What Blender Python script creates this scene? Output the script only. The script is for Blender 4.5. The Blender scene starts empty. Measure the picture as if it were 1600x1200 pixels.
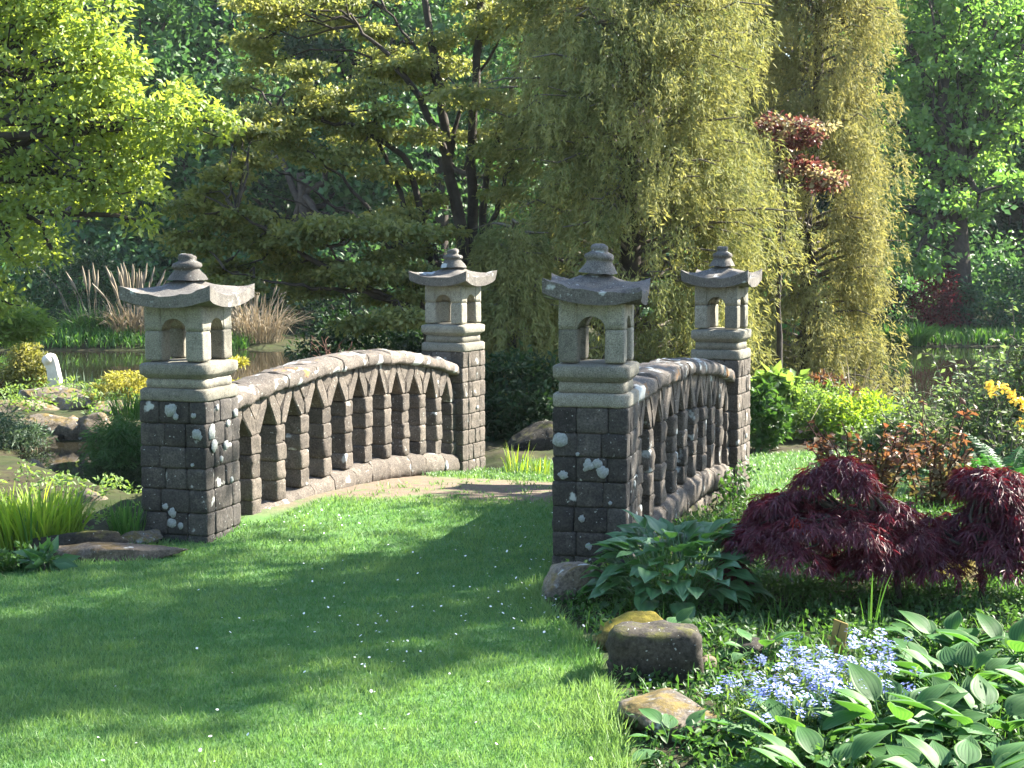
import bpy, bmesh, math, random
import numpy as np
from mathutils import Vector, Matrix, noise as mnoise

rad = math.radians
scene = bpy.context.scene
COL = scene.collection
rng = np.random.default_rng(7)
random.seed(7)

# ------------------------------------------------------------------ camera, sky, sun, exposure
F_PX, CAM_Z, PITCH = 2404.0, 1.9, math.atan(215 / 2404.0)
cam_d = bpy.data.cameras.new('camera')
cam = bpy.data.objects.new('camera', cam_d)
COL.objects.link(cam)
cam.location = (0, 0, CAM_Z)
cam.rotation_euler = (math.pi / 2 - PITCH, 0, 0)
cam_d.sensor_width = 36.0
cam_d.lens = 36.0 * F_PX / 1600.0
cam_d.clip_start, cam_d.clip_end = 0.1, 3000.0
scene.camera = cam

SUN_AZ, SUN_EL = rad(64), rad(37)
world = bpy.data.worlds.new('World')
scene.world = world
world.use_nodes = True
wn = world.node_tree.nodes
bg = wn['Background']
skyt = wn.new('ShaderNodeTexSky')
skyt.sky_type = 'NISHITA'
skyt.sun_disc = False
skyt.sun_elevation = SUN_EL
skyt.sun_rotation = SUN_AZ
skyt.air_density, skyt.dust_density, skyt.ozone_density = 1.0, .5, 1.0
world.node_tree.links.new(skyt.outputs[0], bg.inputs[0])
bg.inputs[1].default_value = 0.082

sun_d = bpy.data.lights.new('sun', 'SUN')
sun_d.energy, sun_d.angle, sun_d.color = 4.7, rad(0.53), (1.0, 0.93, 0.80)
sun = bpy.data.objects.new('sun', sun_d)
COL.objects.link(sun)
SDIR = Vector((math.sin(SUN_AZ) * math.cos(SUN_EL), math.cos(SUN_AZ) * math.cos(SUN_EL), math.sin(SUN_EL)))
sun.rotation_euler = SDIR.to_track_quat('Z', 'Y').to_euler()
sun.location = SDIR * 50

scene.view_settings.view_transform = 'Standard'
scene.view_settings.look = 'None'
scene.view_settings.exposure = 2.74
scene.view_settings.gamma = 1.0
VEIL = 0.0002
scene.view_settings.use_curve_mapping = False
try:
    scene.cycles.use_denoising = True
    scene.cycles.max_bounces = 8
    scene.cycles.transparent_max_bounces = 8
    scene.cycles.sample_clamp_indirect = 6.0
    scene.cycles.caustics_reflective = False
    scene.cycles.caustics_refractive = False
except Exception:
    pass

# ------------------------------------------------------------------ placing: a sight line met at a distance or on a level
_cp, _sp = math.cos(PITCH), math.sin(PITCH)


def ray(px, py):
    a, b = (px - 800) / F_PX, (600 - py) / F_PX
    return np.array([a, _cp + b * _sp, -_sp + b * _cp])


def P(px, py, y):
    d = ray(px, py)
    return np.array([0, 0, CAM_Z]) + d * (y / d[1])


def G(px, py, z=0.0):
    d = ray(px, py)
    return np.array([0, 0, CAM_Z]) + d * ((z - CAM_Z) / d[2])


# ------------------------------------------------------------------ mesh helpers
def mesh_np(name, V, F, mat=None, smooth=False, attrs=None):
    """V (N,3); F an int array (M,k) or a list of such arrays."""
    Fs = F if isinstance(F, list) else [F]
    Fs = [np.asarray(f, dtype=np.int32) for f in Fs if len(f)]
    me = bpy.data.meshes.new(name)
    V = np.asarray(V, dtype=np.float32)
    me.vertices.add(len(V))
    me.vertices.foreach_set('co', V.ravel())
    loops = np.concatenate([f.ravel() for f in Fs])
    tot = np.concatenate([np.full(len(f), f.shape[1], np.int32) for f in Fs])
    st = np.concatenate([[0], np.cumsum(tot)[:-1]]).astype(np.int32)
    me.loops.add(len(loops))
    me.loops.foreach_set('vertex_index', loops)
    me.polygons.add(len(tot))
    me.polygons.foreach_set('loop_start', st)
    me.polygons.foreach_set('loop_total', tot)
    if smooth:
        me.polygons.foreach_set('use_smooth', np.ones(len(tot), bool))
    for k, a in (attrs or {}).items():
        at = me.attributes.new(k, 'FLOAT', 'POINT')
        at.data.foreach_set('value', np.asarray(a, dtype=np.float32))
    me.update(calc_edges=True)
    me.validate()
    if mat:
        me.materials.append(mat)
    return me


def link(name, me, parent=None, loc=None, rot=None, kind=None, label=None, cat=None, group=None):
    o = bpy.data.objects.new(name, me)
    COL.objects.link(o)
    if parent is not None:
        o.parent = parent
    if loc is not None:
        o.location = loc
    if rot is not None:
        o.rotation_euler = rot
    if kind:
        o['kind'] = kind
    if label:
        o['label'] = label
    if cat:
        o['category'] = cat
    if group:
        o['group'] = group
    return o


def thing(name, label, cat, loc=(0, 0, 0), rz=0.0, group=None):
    return link(name, None, loc=tuple(loc), rot=(0, 0, rz), label=label, cat=cat, group=group)


def wpart(name, V, F, mat, root, smooth=False, attrs=None, kind=None):
    """a part given in world coordinates under an unrotated root"""
    V = np.asarray(V, dtype=np.float64) - np.array(root.location)
    return link(name, mesh_np(name, V, F, mat, smooth, attrs), root, kind=kind)


class MB:
    """collects vertex/face arrays (one face size) and joins them"""
    def __init__(self):
        self.v, self.f, self.t, self.n = [], {}, [], 0

    def add(self, V, F, t=0.5):
        V = np.asarray(V, float)
        F = np.asarray(F, np.int64)
        self.v.append(V)
        self.f.setdefault(F.shape[1], []).append(F + self.n)
        self.t.append(np.broadcast_to(np.asarray(t, float), (len(V),)))
        self.n += len(V)

    def get(self):
        return np.concatenate(self.v), [np.concatenate(x) for x in self.f.values()], np.concatenate(self.t)

    def part(self, name, mat, root, smooth=False, kind=None):
        V, F, t = self.get()
        return wpart(name, V, F, mat, root, smooth, {'tint': t}, kind)


def tube(pts, radii, sides=6, wob=0.0):
    pts = np.asarray(pts, float)
    n = len(pts)
    radii = np.broadcast_to(np.asarray(radii, float), (n,))
    tan = np.gradient(pts, axis=0)
    tan /= np.linalg.norm(tan, axis=1, keepdims=True) + 1e-9
    ref = np.array([0, 0, 1.0]) if abs(tan[:, 2]).mean() < 0.8 else np.array([1.0, 0.1, 0])
    a = np.cross(tan, ref)
    a /= np.linalg.norm(a, axis=1, keepdims=True) + 1e-9
    b = np.cross(tan, a)
    ang = np.linspace(0, 2 * np.pi, sides, endpoint=False)
    rr = radii[:, None] * (1 + wob * rng.standard_normal((n, sides)))
    V = pts[:, None, :] + rr[..., None] * (np.cos(ang)[None, :, None] * a[:, None, :] + np.sin(ang)[None, :, None] * b[:, None, :])
    V = V.reshape(-1, 3)
    i = np.arange(n - 1)[:, None] * sides
    j = np.arange(sides)[None, :]
    k = (j + 1) % sides
    F = np.stack([i + j, i + k, i + sides + k, i + sides + j], -1).reshape(-1, 4)
    return V, F


def curve_pts(p0, p1, n=6, sag=0.0, wig=0.0):
    p0, p1 = np.asarray(p0, float), np.asarray(p1, float)
    t = np.linspace(0, 1, n)[:, None]
    L = np.linalg.norm(p1 - p0)
    pts = p0 + (p1 - p0) * t
    pts[:, 2] += (sag * L * 4 * t * (1 - t))[:, 0]
    w = rng.standard_normal((n, 3)) * wig * L
    w[0] = w[-1] = 0
    return pts + w


def unit(n):
    v = rng.standard_normal((n, 3))
    return v / np.linalg.norm(v, axis=1, keepdims=True)


def norm(v):
    return v / (np.linalg.norm(v, axis=-1, keepdims=True) + 1e-9)


def leaves(C, D, N, L, W, fold=0.15, tint=None, wide=0.45):
    """kite leaves: base C, direction D, facing N; two triangles folded along the midrib"""
    n = len(C)
    D = norm(D)
    S = norm(np.cross(D, N))
    N = np.cross(S, D)
    L = np.broadcast_to(L, (n,))[:, None]
    W = np.broadcast_to(W, (n,))[:, None]
    m = C + D * L * wide + N * W * fold
    V = np.stack([C, m + S * W * .5, C + D * L - N * L * .06, m - S * W * .5], 1).reshape(-1, 3)
    b = np.arange(n)[:, None] * 4
    F = np.concatenate([b + np.array([[0, 1, 2]]), b + np.array([[0, 2, 3]])], 0)
    if tint is None:
        tint = rng.random(n)
    return V, F, np.repeat(np.broadcast_to(tint, (n,)), 4)


# ------------------------------------------------------------------ materials
def new_mat(name):
    m = bpy.data.materials.new(name)
    m.use_nodes = True
    nt = m.node_tree
    for n in list(nt.nodes):
        nt.nodes.remove(n)
    out = nt.nodes.new('ShaderNodeOutputMaterial')
    return m, nt, out


def nd(nt, typ, **kw):
    n = nt.nodes.new(typ)
    for k, v in kw.items():
        if k.startswith('i_'):
            key = k[2:]
            n.inputs[int(key) if key.isdigit() else key].default_value = v
        else:
            setattr(n, k, v)
    return n


def ramp(nt, src, p0, p1, c0=(0, 0, 0, 1), c1=(1, 1, 1, 1)):
    r = nd(nt, 'ShaderNodeValToRGB')
    e = r.color_ramp.elements
    e[0].position, e[1].position = p0, p1
    e[0].color, e[1].color = c0, c1
    nt.links.new(src, r.inputs[0])
    return r.outputs[0]


def mix(nt, fac, a, b, mode='MIX'):
    m = nd(nt, 'ShaderNodeMixRGB', blend_type=mode)
    for i, s in ((0, fac), (1, a), (2, b)):
        if hasattr(s, 'links'):
            nt.links.new(s, m.inputs[i])
        elif i == 0:
            m.inputs[0].default_value = s
        else:
            m.inputs[i].default_value = (*s, 1) if len(s) == 3 else s
    return m.outputs[0]


def leaf_mat(name, c1, c2, tr=None, tfac=0.42, rough=0.5, spec=0.3, edge=None, hard=False):
    m, nt, out = new_mat(name)
    c1, c2 = [(c[0], c[1], c[2] + .10 * c[1]) for c in (c1, c2)]
    at = nd(nt, 'ShaderNodeAttribute', attribute_name='tint')
    col = mix(nt, ramp(nt, at.outputs['Fac'], .42, .58) if hard else at.outputs['Fac'], c1, c2)
    oi = nd(nt, 'ShaderNodeObjectInfo')
    hs = nd(nt, 'ShaderNodeHueSaturation')
    mr = nd(nt, 'ShaderNodeMapRange', i_3=0.85, i_4=1.15)
    nt.links.new(oi.outputs['Random'], mr.inputs[0])
    nt.links.new(mr.outputs[0], hs.inputs['Value'])
    nt.links.new(col, hs.inputs['Color'])
    col = hs.outputs[0]
    if edge:
        ea = nd(nt, 'ShaderNodeAttribute', attribute_name='edge')
        col = mix(nt, ramp(nt, ea.outputs['Fac'], 0.78, 0.95), col, edge)
    pr = nd(nt, 'ShaderNodeBsdfPrincipled', i_Roughness=rough)
    pr.inputs['Specular IOR Level'].default_value = spec
    nt.links.new(col, pr.inputs['Base Color'])
    tl = nd(nt, 'ShaderNodeBsdfTranslucent')
    tc = mix(nt, 1.0, col, tr or (1.5, 1.5, 0.7), 'MULTIPLY')
    nt.links.new(tc, tl.inputs[0])
    mx = nd(nt, 'ShaderNodeMixShader', i_0=tfac)
    nt.links.new(pr.outputs[0], mx.inputs[1])
    nt.links.new(tl.outputs[0], mx.inputs[2])
    nt.links.new(mx.outputs[0], out.inputs[0])
    return m


def stone_mat(name, c1, c2, c3, lichen=0.0, lich_scale=9.0, orange=0.0, moss=0.0, bump=0.6, scale=14.0, mosscol=(.10, .085, .015), dist=0.012):
    m, nt, out = new_mat(name)
    tc = nd(nt, 'ShaderNodeTexCoord')
    oi = nd(nt, 'ShaderNodeObjectInfo')
    ml = nd(nt, 'ShaderNodeVectorMath', operation='SCALE')
    nt.links.new(oi.outputs['Location'], ml.inputs[0])
    ml.inputs['Scale'].default_value = 3.7
    ad = nd(nt, 'ShaderNodeVectorMath', operation='ADD')
    nt.links.new(tc.outputs['Object'], ad.inputs[0])
    nt.links.new(ml.outputs[0], ad.inputs[1])
    vec = ad.outputs[0]

    def nz(sc, det=6.0, ro=0.6):
        n = nd(nt, 'ShaderNodeTexNoise', i_Scale=sc, i_Detail=det, i_Roughness=ro)
        nt.links.new(vec, n.inputs['Vector'])
        return n.outputs['Fac']
    big, mid, fine = nz(3.0, 4), nz(scale, 8, .65), nz(scale * 6, 6, .7)
    col = mix(nt, ramp(nt, big, .35, .65), c1, c2)
    col = mix(nt, ramp(nt, mid, .48, .72), col, c3)
    fm = ramp(nt, fine, .32, .68, (.40, .40, .40, 1), (1.5, 1.5, 1.5, 1))
    col = mix(nt, 1.0, col, fm, 'MULTIPLY')
    rv = nd(nt, 'ShaderNodeMapRange', i_3=0.72, i_4=1.28)
    nt.links.new(oi.outputs['Random'], rv.inputs[0])
    cx = nd(nt, 'ShaderNodeCombineColor')
    for i in range(3):
        nt.links.new(rv.outputs[0], cx.inputs[i])
    col = mix(nt, 1.0, col, cx.outputs[0], 'MULTIPLY')
    if orange:
        col = mix(nt, ramp(nt, nz(5.5, 5), 1 - orange - .06, 1 - orange + .02), col, (.30, .15, .045))
    if lichen:
        lv = nz(lich_scale, 4, .5)
        lp = ramp(nt, lv, 1 - lichen - .035, 1 - lichen + .01)
        col = mix(nt, lp, col, (.36, .375, .36))
        sp = ramp(nt, nz(55, 2, .4), .70, .74)
        col = mix(nt, sp, col, (.27, .28, .26))
    if moss:
        ge = nd(nt, 'ShaderNodeNewGeometry')
        sx = nd(nt, 'ShaderNodeSeparateXYZ')
        nt.links.new(ge.outputs['Normal'], sx.inputs[0])
        up = ramp(nt, sx.outputs['Z'], .25, .8)
        mk = mix(nt, 1.0, up, ramp(nt, nz(6.0, 6, .7), .62 - moss * .4, .72 - moss * .4), 'MULTIPLY')
        mc = mix(nt, ramp(nt, nz(20, 5), .4, .65), mosscol, tuple(min(1, c * 2.1) for c in mosscol))
        col = mix(nt, mk, col, mc)
    pr = nd(nt, 'ShaderNodeBsdfPrincipled', i_Roughness=0.92)
    pr.inputs['Specular IOR Level'].default_value = 0.25
    nt.links.new(col, pr.inputs['Base Color'])
    h = mix(nt, .16, mid, fine)
    bp = nd(nt, 'ShaderNodeBump', i_Strength=bump, i_Distance=dist * .55)
    nt.links.new(h, bp.inputs['Height'])
    nt.links.new(bp.outputs[0], pr.inputs['Normal'])
    nt.links.new(pr.outputs[0], out.inputs[0])
    return m


def plain_mat(name, c1, c2, rough=0.85, scale=12, bump=0.3, dist=.01):
    m, nt, out = new_mat(name)
    tc = nd(nt, 'ShaderNodeTexCoord')
    n = nd(nt, 'ShaderNodeTexNoise', i_Scale=scale, i_Detail=8.0, i_Roughness=.65)
    nt.links.new(tc.outputs['Object'], n.inputs['Vector'])
    col = mix(nt, ramp(nt, n.outputs['Fac'], .35, .68), c1, c2)
    pr = nd(nt, 'ShaderNodeBsdfPrincipled', i_Roughness=rough)
    pr.inputs['Specular IOR Level'].default_value = 0.25
    nt.links.new(col, pr.inputs['Base Color'])
    bp = nd(nt, 'ShaderNodeBump', i_Strength=bump, i_Distance=dist * .5)
    nt.links.new(n.outputs['Fac'], bp.inputs['Height'])
    nt.links.new(bp.outputs[0], pr.inputs['Normal'])
    nt.links.new(pr.outputs[0], out.inputs[0])
    return m


M = {}
M['block'] = stone_mat('dark_rough_stone', (.038, .035, .033), (.056, .051, .046), (.085, .075, .065), lichen=.30, lich_scale=7, bump=.9, dist=.02)
M['warm'] = stone_mat('brown_rough_stone', (.070, .060, .051), (.098, .083, .069), (.138, .115, .095), lichen=.31, lich_scale=6, bump=.9, dist=.02)
M['coping'] = stone_mat('weathered_coping_stone', (.088, .076, .066), (.120, .103, .088), (.165, .138, .115), lichen=.385, lich_scale=7, orange=.34, bump=.9, dist=.018)
M['pale'] = stone_mat('pale_tooled_stone', (.18, .17, .138), (.235, .22, .18), (.125, .117, .098), lichen=0, bump=1.0, scale=26, dist=.014)
M['roof'] = stone_mat('weathered_roof_stone', (.10, .093, .084), (.145, .132, .116), (.08, .07, .066), lichen=.335, lich_scale=8, bump=.9, scale=20, dist=.014)
M['mortar'] = plain_mat('mortar', (.08, .072, .062), (.13, .115, .098))
M['lichen'] = plain_mat('pale_lichen', (.17, .185, .18), (.33, .345, .335), scale=70, bump=.9)
M['rock'] = stone_mat('garden_rock', (.10, .085, .068), (.19, .16, .125), (.065, .054, .044), lichen=.33, orange=.27, moss=.36, bump=1.0, scale=9, mosscol=(.085, .062, .020), dist=.03)
M['slab'] = stone_mat('brown_slab', (.075, .06, .048), (.13, .105, .08), (.05, .04, .033), lichen=.30, orange=.30, moss=.3, bump=1.0, scale=9, mosscol=(.06, .042, .018), dist=.03)
M['mossrock'] = stone_mat('yellow_moss_rock', (.12, .10, .05), (.16, .13, .05), (.08, .065, .03), moss=1.4, bump=1.0, scale=16, mosscol=(.14, .11, .015), dist=.03)
M['darkrock'] = stone_mat('dark_rock', (.028, .025, .020), (.05, .043, .034), (.018, .016, .013), moss=.25, lichen=.27, bump=1.0, scale=9, mosscol=(.05, .05, .012), dist=.03)
M['statue'] = plain_mat('white_carved_stone', (.52, .50, .46), (.68, .66, .62), scale=8)
M['bark'] = plain_mat('dark_bark', (.030, .024, .020), (.07, .058, .048), scale=9, bump=.8, dist=.03)
M['twig'] = plain_mat('grey_twig', (.10, .085, .07), (.17, .15, .12), scale=20)
M['redtwig'] = plain_mat('red_brown_twig', (.06, .028, .02), (.11, .05, .035), scale=20)
M['wood'] = plain_mat('yellow_wood', (.22, .15, .045), (.34, .24, .08), scale=14)
M['straw'] = leaf_mat('dry_straw', (.30, .26, .165), (.20, .16, .095), (1.1, 1, .8), .25)
M['daisy'] = plain_mat('white_petal', (.75, .75, .72), (.82, .82, .80))
M['blue'] = leaf_mat('blue_petal', (.28, .35, .70), (.48, .52, .80), (1, 1, 1.1), .25)
M['yflower'] = leaf_mat('yellow_petal', (.75, .52, .02), (.80, .60, .05), (1, 1, 1), .25)


# ------------------------------------------------------------------ terrain
Z_W = -0.60
FL, FR, BL, BR = np.array([-2.12, 10.08]), np.array([.50, 9.06]), np.array([-.55, 14.4]), np.array([1.77, 13.0])


def poly_sd(x, y, poly):
    """signed distance, negative inside"""
    p = np.asarray(poly, float)
    d = np.full(x.shape, 1e9)
    ins = np.zeros(x.shape, bool)
    for i in range(len(p)):
        a, b = p[i], p[(i + 1) % len(p)]
        ex, ey = b - a
        t = np.clip(((x - a[0]) * ex + (y - a[1]) * ey) / (ex * ex + ey * ey + 1e-12), 0, 1)
        d = np.minimum(d, np.hypot(x - a[0] - t * ex, y - a[1] - t * ey))
        c = ((a[1] > y) != (b[1] > y)) & (x < (b[0] - a[0]) * (y - a[1]) / (b[1] - a[1] + 1e-12) + a[0])
        ins ^= c
    return np.where(ins, -d, d)


POND = [(-70, 37.5), (-70, 27), (-14, 26.8), (-9, 26.9), (-6, 27), (-4.6, 26), (-3.2, 25), (0, 26.5), (3, 25), (5, 22.5),
        (5.6, 20.2), (7, 19.5), (10, 19), (30, 18.5), (70, 18), (70, 39), (20, 38.5), (9, 38.3), (0, 38.3), (-8, 37)]
STREAM = [(-6.3, 19.6), (-5.85, 18.3), (-6.3, 16.4), (-5.1, 15.4), (-4.4, 15.5), (-3.4, 13.6), (-2.4, 12.2), (-1.2, 12.2), (0, 13.5), (-.8, 15.4),
          (-2.1, 16.6), (-2.4, 20), (-2.8, 24), (-4.2, 27), (-3.8, 27.2), (-3.5, 23), (-3.7, 18.6), (-4.1, 17.4), (-4.7, 17.4), (-4.95, 19.2), (-5.3, 19.6)]
DECKQ = [tuple(FL), tuple(BL), tuple(BR), tuple(FR)]
LAWN = [(-9, 2), (-9, 8.2), (-4.6, 9.15), (-3.5, 9.2), (-2.3, 9.75), (-2.0, 10.0), (-1.7, 11.6), (-.55, 14.4), (-.8, 15.4), (.5, 15.2), (1.77, 13.2), (.62, 9.2),
        (.30, 8.9), (.15, 8.1), (.40, 7.0), (.42, 6.2), (.42, 5.4), (.45, 4.6), (.7, 2)]
LAWN2 = [(1.9, 13.0), (1.75, 15.2), (3.0, 15.6), (5.2, 15.2), (5.5, 11.6), (3.2, 11.2)]
AX = np.array([math.sin(rad(19)), math.cos(rad(19))])
_deck = np.polyfit([0, .3, .5, .72, 1.0], [.0, .04, .03, -.06, -.19], 3)


def axis_t(x, y):
    return ((x + .8) * AX[0] + (y - 9.6) * AX[1]) / 4.35


def smooth(a, b, v):
    t = np.clip((v - a) / (b - a), 0, 1)
    return t * t * (3 - 2 * t)


def water_sd(x, y):
    return np.minimum(poly_sd(x, y, POND), poly_sd(x, y, STREAM))


def ground_z(x, y):
    x, y = np.asarray(x, float), np.asarray(y, float)
    t = axis_t(x, y)
    dk = np.polyval(_deck, np.clip(t, 0, 1))
    base = dk + np.clip(9.2 - y, -1, 6) * .012 * (t < .15) - .05 * smooth(1, 2, t)
    base = base + .045 * smooth(.8, 3.2, x) * smooth(10.5, 8, y) * np.sin(x * 3.1 + y * 1.7)
    base = base + .04 * np.sin(x * .9 + 1.3) * np.sin(y * .7) * smooth(12, 16, y)
    base = base - .20 * np.exp(-(((x - 1.75) / .55) ** 2 + ((y - 11.2) / 1.3) ** 2))
    far = -.42 + .045 * np.clip(y - 38, 0, 60) + .1 * np.sin(x * .4)
    base = base + (far - base) * smooth(33, 38, y)
    base = np.where((y < 33) & (x < -3.0), base + (np.minimum(base, -.43) - base) * smooth(14.5, 17.5, y), base)
    sd = water_sd(x, y)
    w = smooth(.9, -.05, sd)
    z = base + (Z_W - base) * w
    z = np.where(sd < 0, Z_W - .75 * smooth(0, -1.2, sd) - .02, z)
    dq = poly_sd(x, y, DECKQ)
    return np.where(dq < .12, dk, z)


def axis_ticks(segs):
    out = []
    for a, b, n in segs:
        out.append(np.linspace(a, b, n, endpoint=False))
    return np.concatenate(out + [[segs[-1][1]]])


xs = axis_ticks([(-600, -60, 10), (-60, -12, 40), (-12, -5, 60), (-5, 4.5, 150), (4.5, 12, 50), (12, 60, 40), (60, 600, 10)])
ys = axis_ticks([(-60, 0, 10), (0, 4, 12), (4, 16, 170), (16, 42, 100), (42, 80, 30), (80, 1200, 16)])
X, Y = np.meshgrid(xs, ys)
Z = ground_z(X, Y)
Z = Z + np.where(Y > 90, (Y - 90) * .01, 0)
sdw = water_sd(X, Y)
lawnm = np.maximum(smooth(.08, -.08, poly_sd(X, Y, LAWN)), smooth(.2, -.2, poly_sd(X, Y, LAWN2)))
T_ = axis_t(X, Y)
wob = np.array([mnoise.noise(Vector((a * 1.3, b * 1.3, 3.0))) for a, b in zip(X.ravel(), Y.ravel())]).reshape(X.shape)
bumps = np.array([mnoise.noise(Vector((a * 5, b * 5, 9.0))) for a, b in zip(X.ravel(), Y.ravel())]).reshape(X.shape)
Z = Z + bumps * np.where(lawnm > .5, .006, .03) * (Y < 45)
lat = (X - (-.8 + T_ * 4.35 * AX[0])) / 1.0
dirt = smooth(.34, .44, T_ + wob * .10 - .03 * lat) * smooth(.87, .78, T_ + wob * .10) * (lawnm > .2)
edge_l = smooth(.42, .16, np.abs(poly_sd(X, Y, [tuple(FL), tuple(BL), (BL[0] - .01, BL[1]), (FL[0] - .01, FL[1])]))) * smooth(.08, .25, T_) * smooth(1, .8, T_)
dirt = np.clip(np.maximum(dirt, edge_l * (lawnm > .2) * .9), 0, 1)
nx, ny = len(xs), len(ys)
ii = (np.arange(ny - 1)[:, None] * nx + np.arange(nx - 1)[None, :]).ravel()
TF = np.stack([ii, ii + 1, ii + nx + 1, ii + nx], 1)
TV = np.stack([X.ravel(), Y.ravel(), Z.ravel()], 1)

m, nt, out = new_mat('garden_ground')
a_l = nd(nt, 'ShaderNodeAttribute', attribute_name='lawn')
a_d = nd(nt, 'ShaderNodeAttribute', attribute_name='dirt')
geo = nd(nt, 'ShaderNodeNewGeometry')


def _nz(sc, det=8, ro=.65):
    n = nd(nt, 'ShaderNodeTexNoise', i_Scale=sc, i_Detail=float(det), i_Roughness=ro)
    nt.links.new(geo.outputs['Position'], n.inputs['Vector'])
    return n.outputs['Fac']


soil = mix(nt, ramp(nt, _nz(7), .4, .65), (.035, .028, .018), (.05, .055, .02))
soil = mix(nt, ramp(nt, _nz(.8), .45, .62), soil, (.028, .042, .012))
lawnc = mix(nt, ramp(nt, _nz(9), .35, .7), (.06, .14, .04), (.105, .185, .06))
path = mix(nt, ramp(nt, _nz(12), .35, .7), (.105, .08, .06), (.17, .128, .094))
path = mix(nt, ramp(nt, _nz(90, 3), .55, .7), path, (.27, .22, .17))
c_ = mix(nt, a_l.outputs['Fac'], soil, lawnc)
dm = mix(nt, 1.0, a_d.outputs['Fac'], ramp(nt, _nz(6), .30, .48), 'MULTIPLY')
c_ = mix(nt, dm, c_, path)
pr = nd(nt, 'ShaderNodeBsdfPrincipled', i_Roughness=.95)
pr.inputs['Specular IOR Level'].default_value = .15
nt.links.new(c_, pr.inputs['Base Color'])
bp = nd(nt, 'ShaderNodeBump', i_Strength=.6, i_Distance=.008)
nt.links.new(_nz(40, 3), bp.inputs['Height'])
nt.links.new(bp.outputs[0], pr.inputs['Normal'])
nt.links.new(pr.outputs[0], out.inputs[0])
M['ground'] = m
link('ground', mesh_np('ground', TV, TF, M['ground'], True, {'lawn': lawnm.ravel(), 'dirt': dirt.ravel()}), kind='structure')

# water: one level sheet under the banks
m, nt, out = new_mat('dark_pond_water')
pr = nd(nt, 'ShaderNodeBsdfPrincipled', i_Roughness=.03, i_IOR=1.33)
pr.inputs['Base Color'].default_value = (.016, .015, .010, 1)
pr.inputs['Specular IOR Level'].default_value = .55
tc = nd(nt, 'ShaderNodeTexCoord')
n1 = nd(nt, 'ShaderNodeTexNoise', i_Scale=1.6, i_Detail=3.0)
nt.links.new(tc.outputs['Object'], n1.inputs['Vector'])
bp = nd(nt, 'ShaderNodeBump', i_Strength=.06, i_Distance=.03)
nt.links.new(n1.outputs['Fac'], bp.inputs['Height'])
nt.links.new(bp.outputs[0], pr.inputs['Normal'])
nt.links.new(pr.outputs[0], out.inputs[0])
M['water'] = m
link('pond_water', mesh_np('pond_water', [(-75, 11.8, Z_W), (75, 11.8, Z_W), (75, 40, Z_W), (-75, 40, Z_W)], np.array([[0, 1, 2, 3]]), m), kind='structure')

# ------------------------------------------------------------------ stone pieces
_bm = bmesh.new()
bmesh.ops.create_cube(_bm, size=1)
bmesh.ops.subdivide_edges(_bm, edges=_bm.edges[:], cuts=4, use_grid_fill=True)
_bm.verts.ensure_lookup_table()
BOXV = np.array([v.co[:] for v in _bm.verts])
BOXF = np.array([[v.index for v in f.verts] for f in _bm.faces])
_bm.free()


def nvec(V, sc, seed):
    return np.array([mnoise.noise(Vector((p[0] * sc + seed, p[1] * sc - seed * .7, p[2] * sc + seed * 1.9))) for p in V])


def block_mesh(name, dx, dy, dz, mat, e=.018, rough=.012, seed=0.0, bulge=.008):
    """squared stone: crisp arrises, a rock-faced surface standing a little proud of the joints"""
    d = np.array([dx, dy, dz])
    half = d / 2
    lv = np.round(np.abs(BOXV) * 10) / 10      # .5 / .3 / .1
    m_ = min(e, .22 * min(d))
    A = np.where(lv > .45, half, np.where(lv > .25, half - m_, half * .36)) * np.sign(BOXV)
    onf = lv > .45
    cnt = onf.sum(1)
    face = cnt == 1
    nz_ = nvec(A, 11, seed) + .6 * nvec(A, 27, seed + 3)
    sg = np.sign(BOXV)
    A = A + onf * sg * (face * (bulge + rough * nz_))[:, None]
    A = A + onf * sg * (~face * (.35 * rough * nvec(A, 16, seed + 5)))[:, None]
    A = A - sg * onf * ((cnt == 3) * .004)[:, None]
    me = mesh_np(name, A, BOXF, mat, rough < .007)
    return me


def prism(poly, y0, y1, mat, name, jit=.004, bev=.010):
    """poly in local x-z extruded along y, edges softened"""
    bm = bmesh.new()
    k = len(poly)
    a = [bm.verts.new((p[0], y0, p[1])) for p in poly]
    b = [bm.verts.new((p[0], y1, p[1])) for p in poly]
    bm.faces.new(a)
    bm.faces.new(b[::-1])
    for i in range(k):
        bm.faces.new((a[i], b[i], b[(i + 1) % k], a[(i + 1) % k]))
    bmesh.ops.recalc_face_normals(bm, faces=bm.faces[:])
    if bev:
        bmesh.ops.bevel(bm, geom=bm.edges[:], offset=bev, segments=1, affect='EDGES', profile=.6, clamp_overlap=True)
    for v in bm.verts:
        v.co += Vector((random.uniform(-jit, jit), random.uniform(-jit, jit), random.uniform(-jit, jit)))
    me = bpy.data.meshes.new(name)
    bm.to_mesh(me)
    bm.free()
    me.materials.append(mat)
    return me


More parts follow.
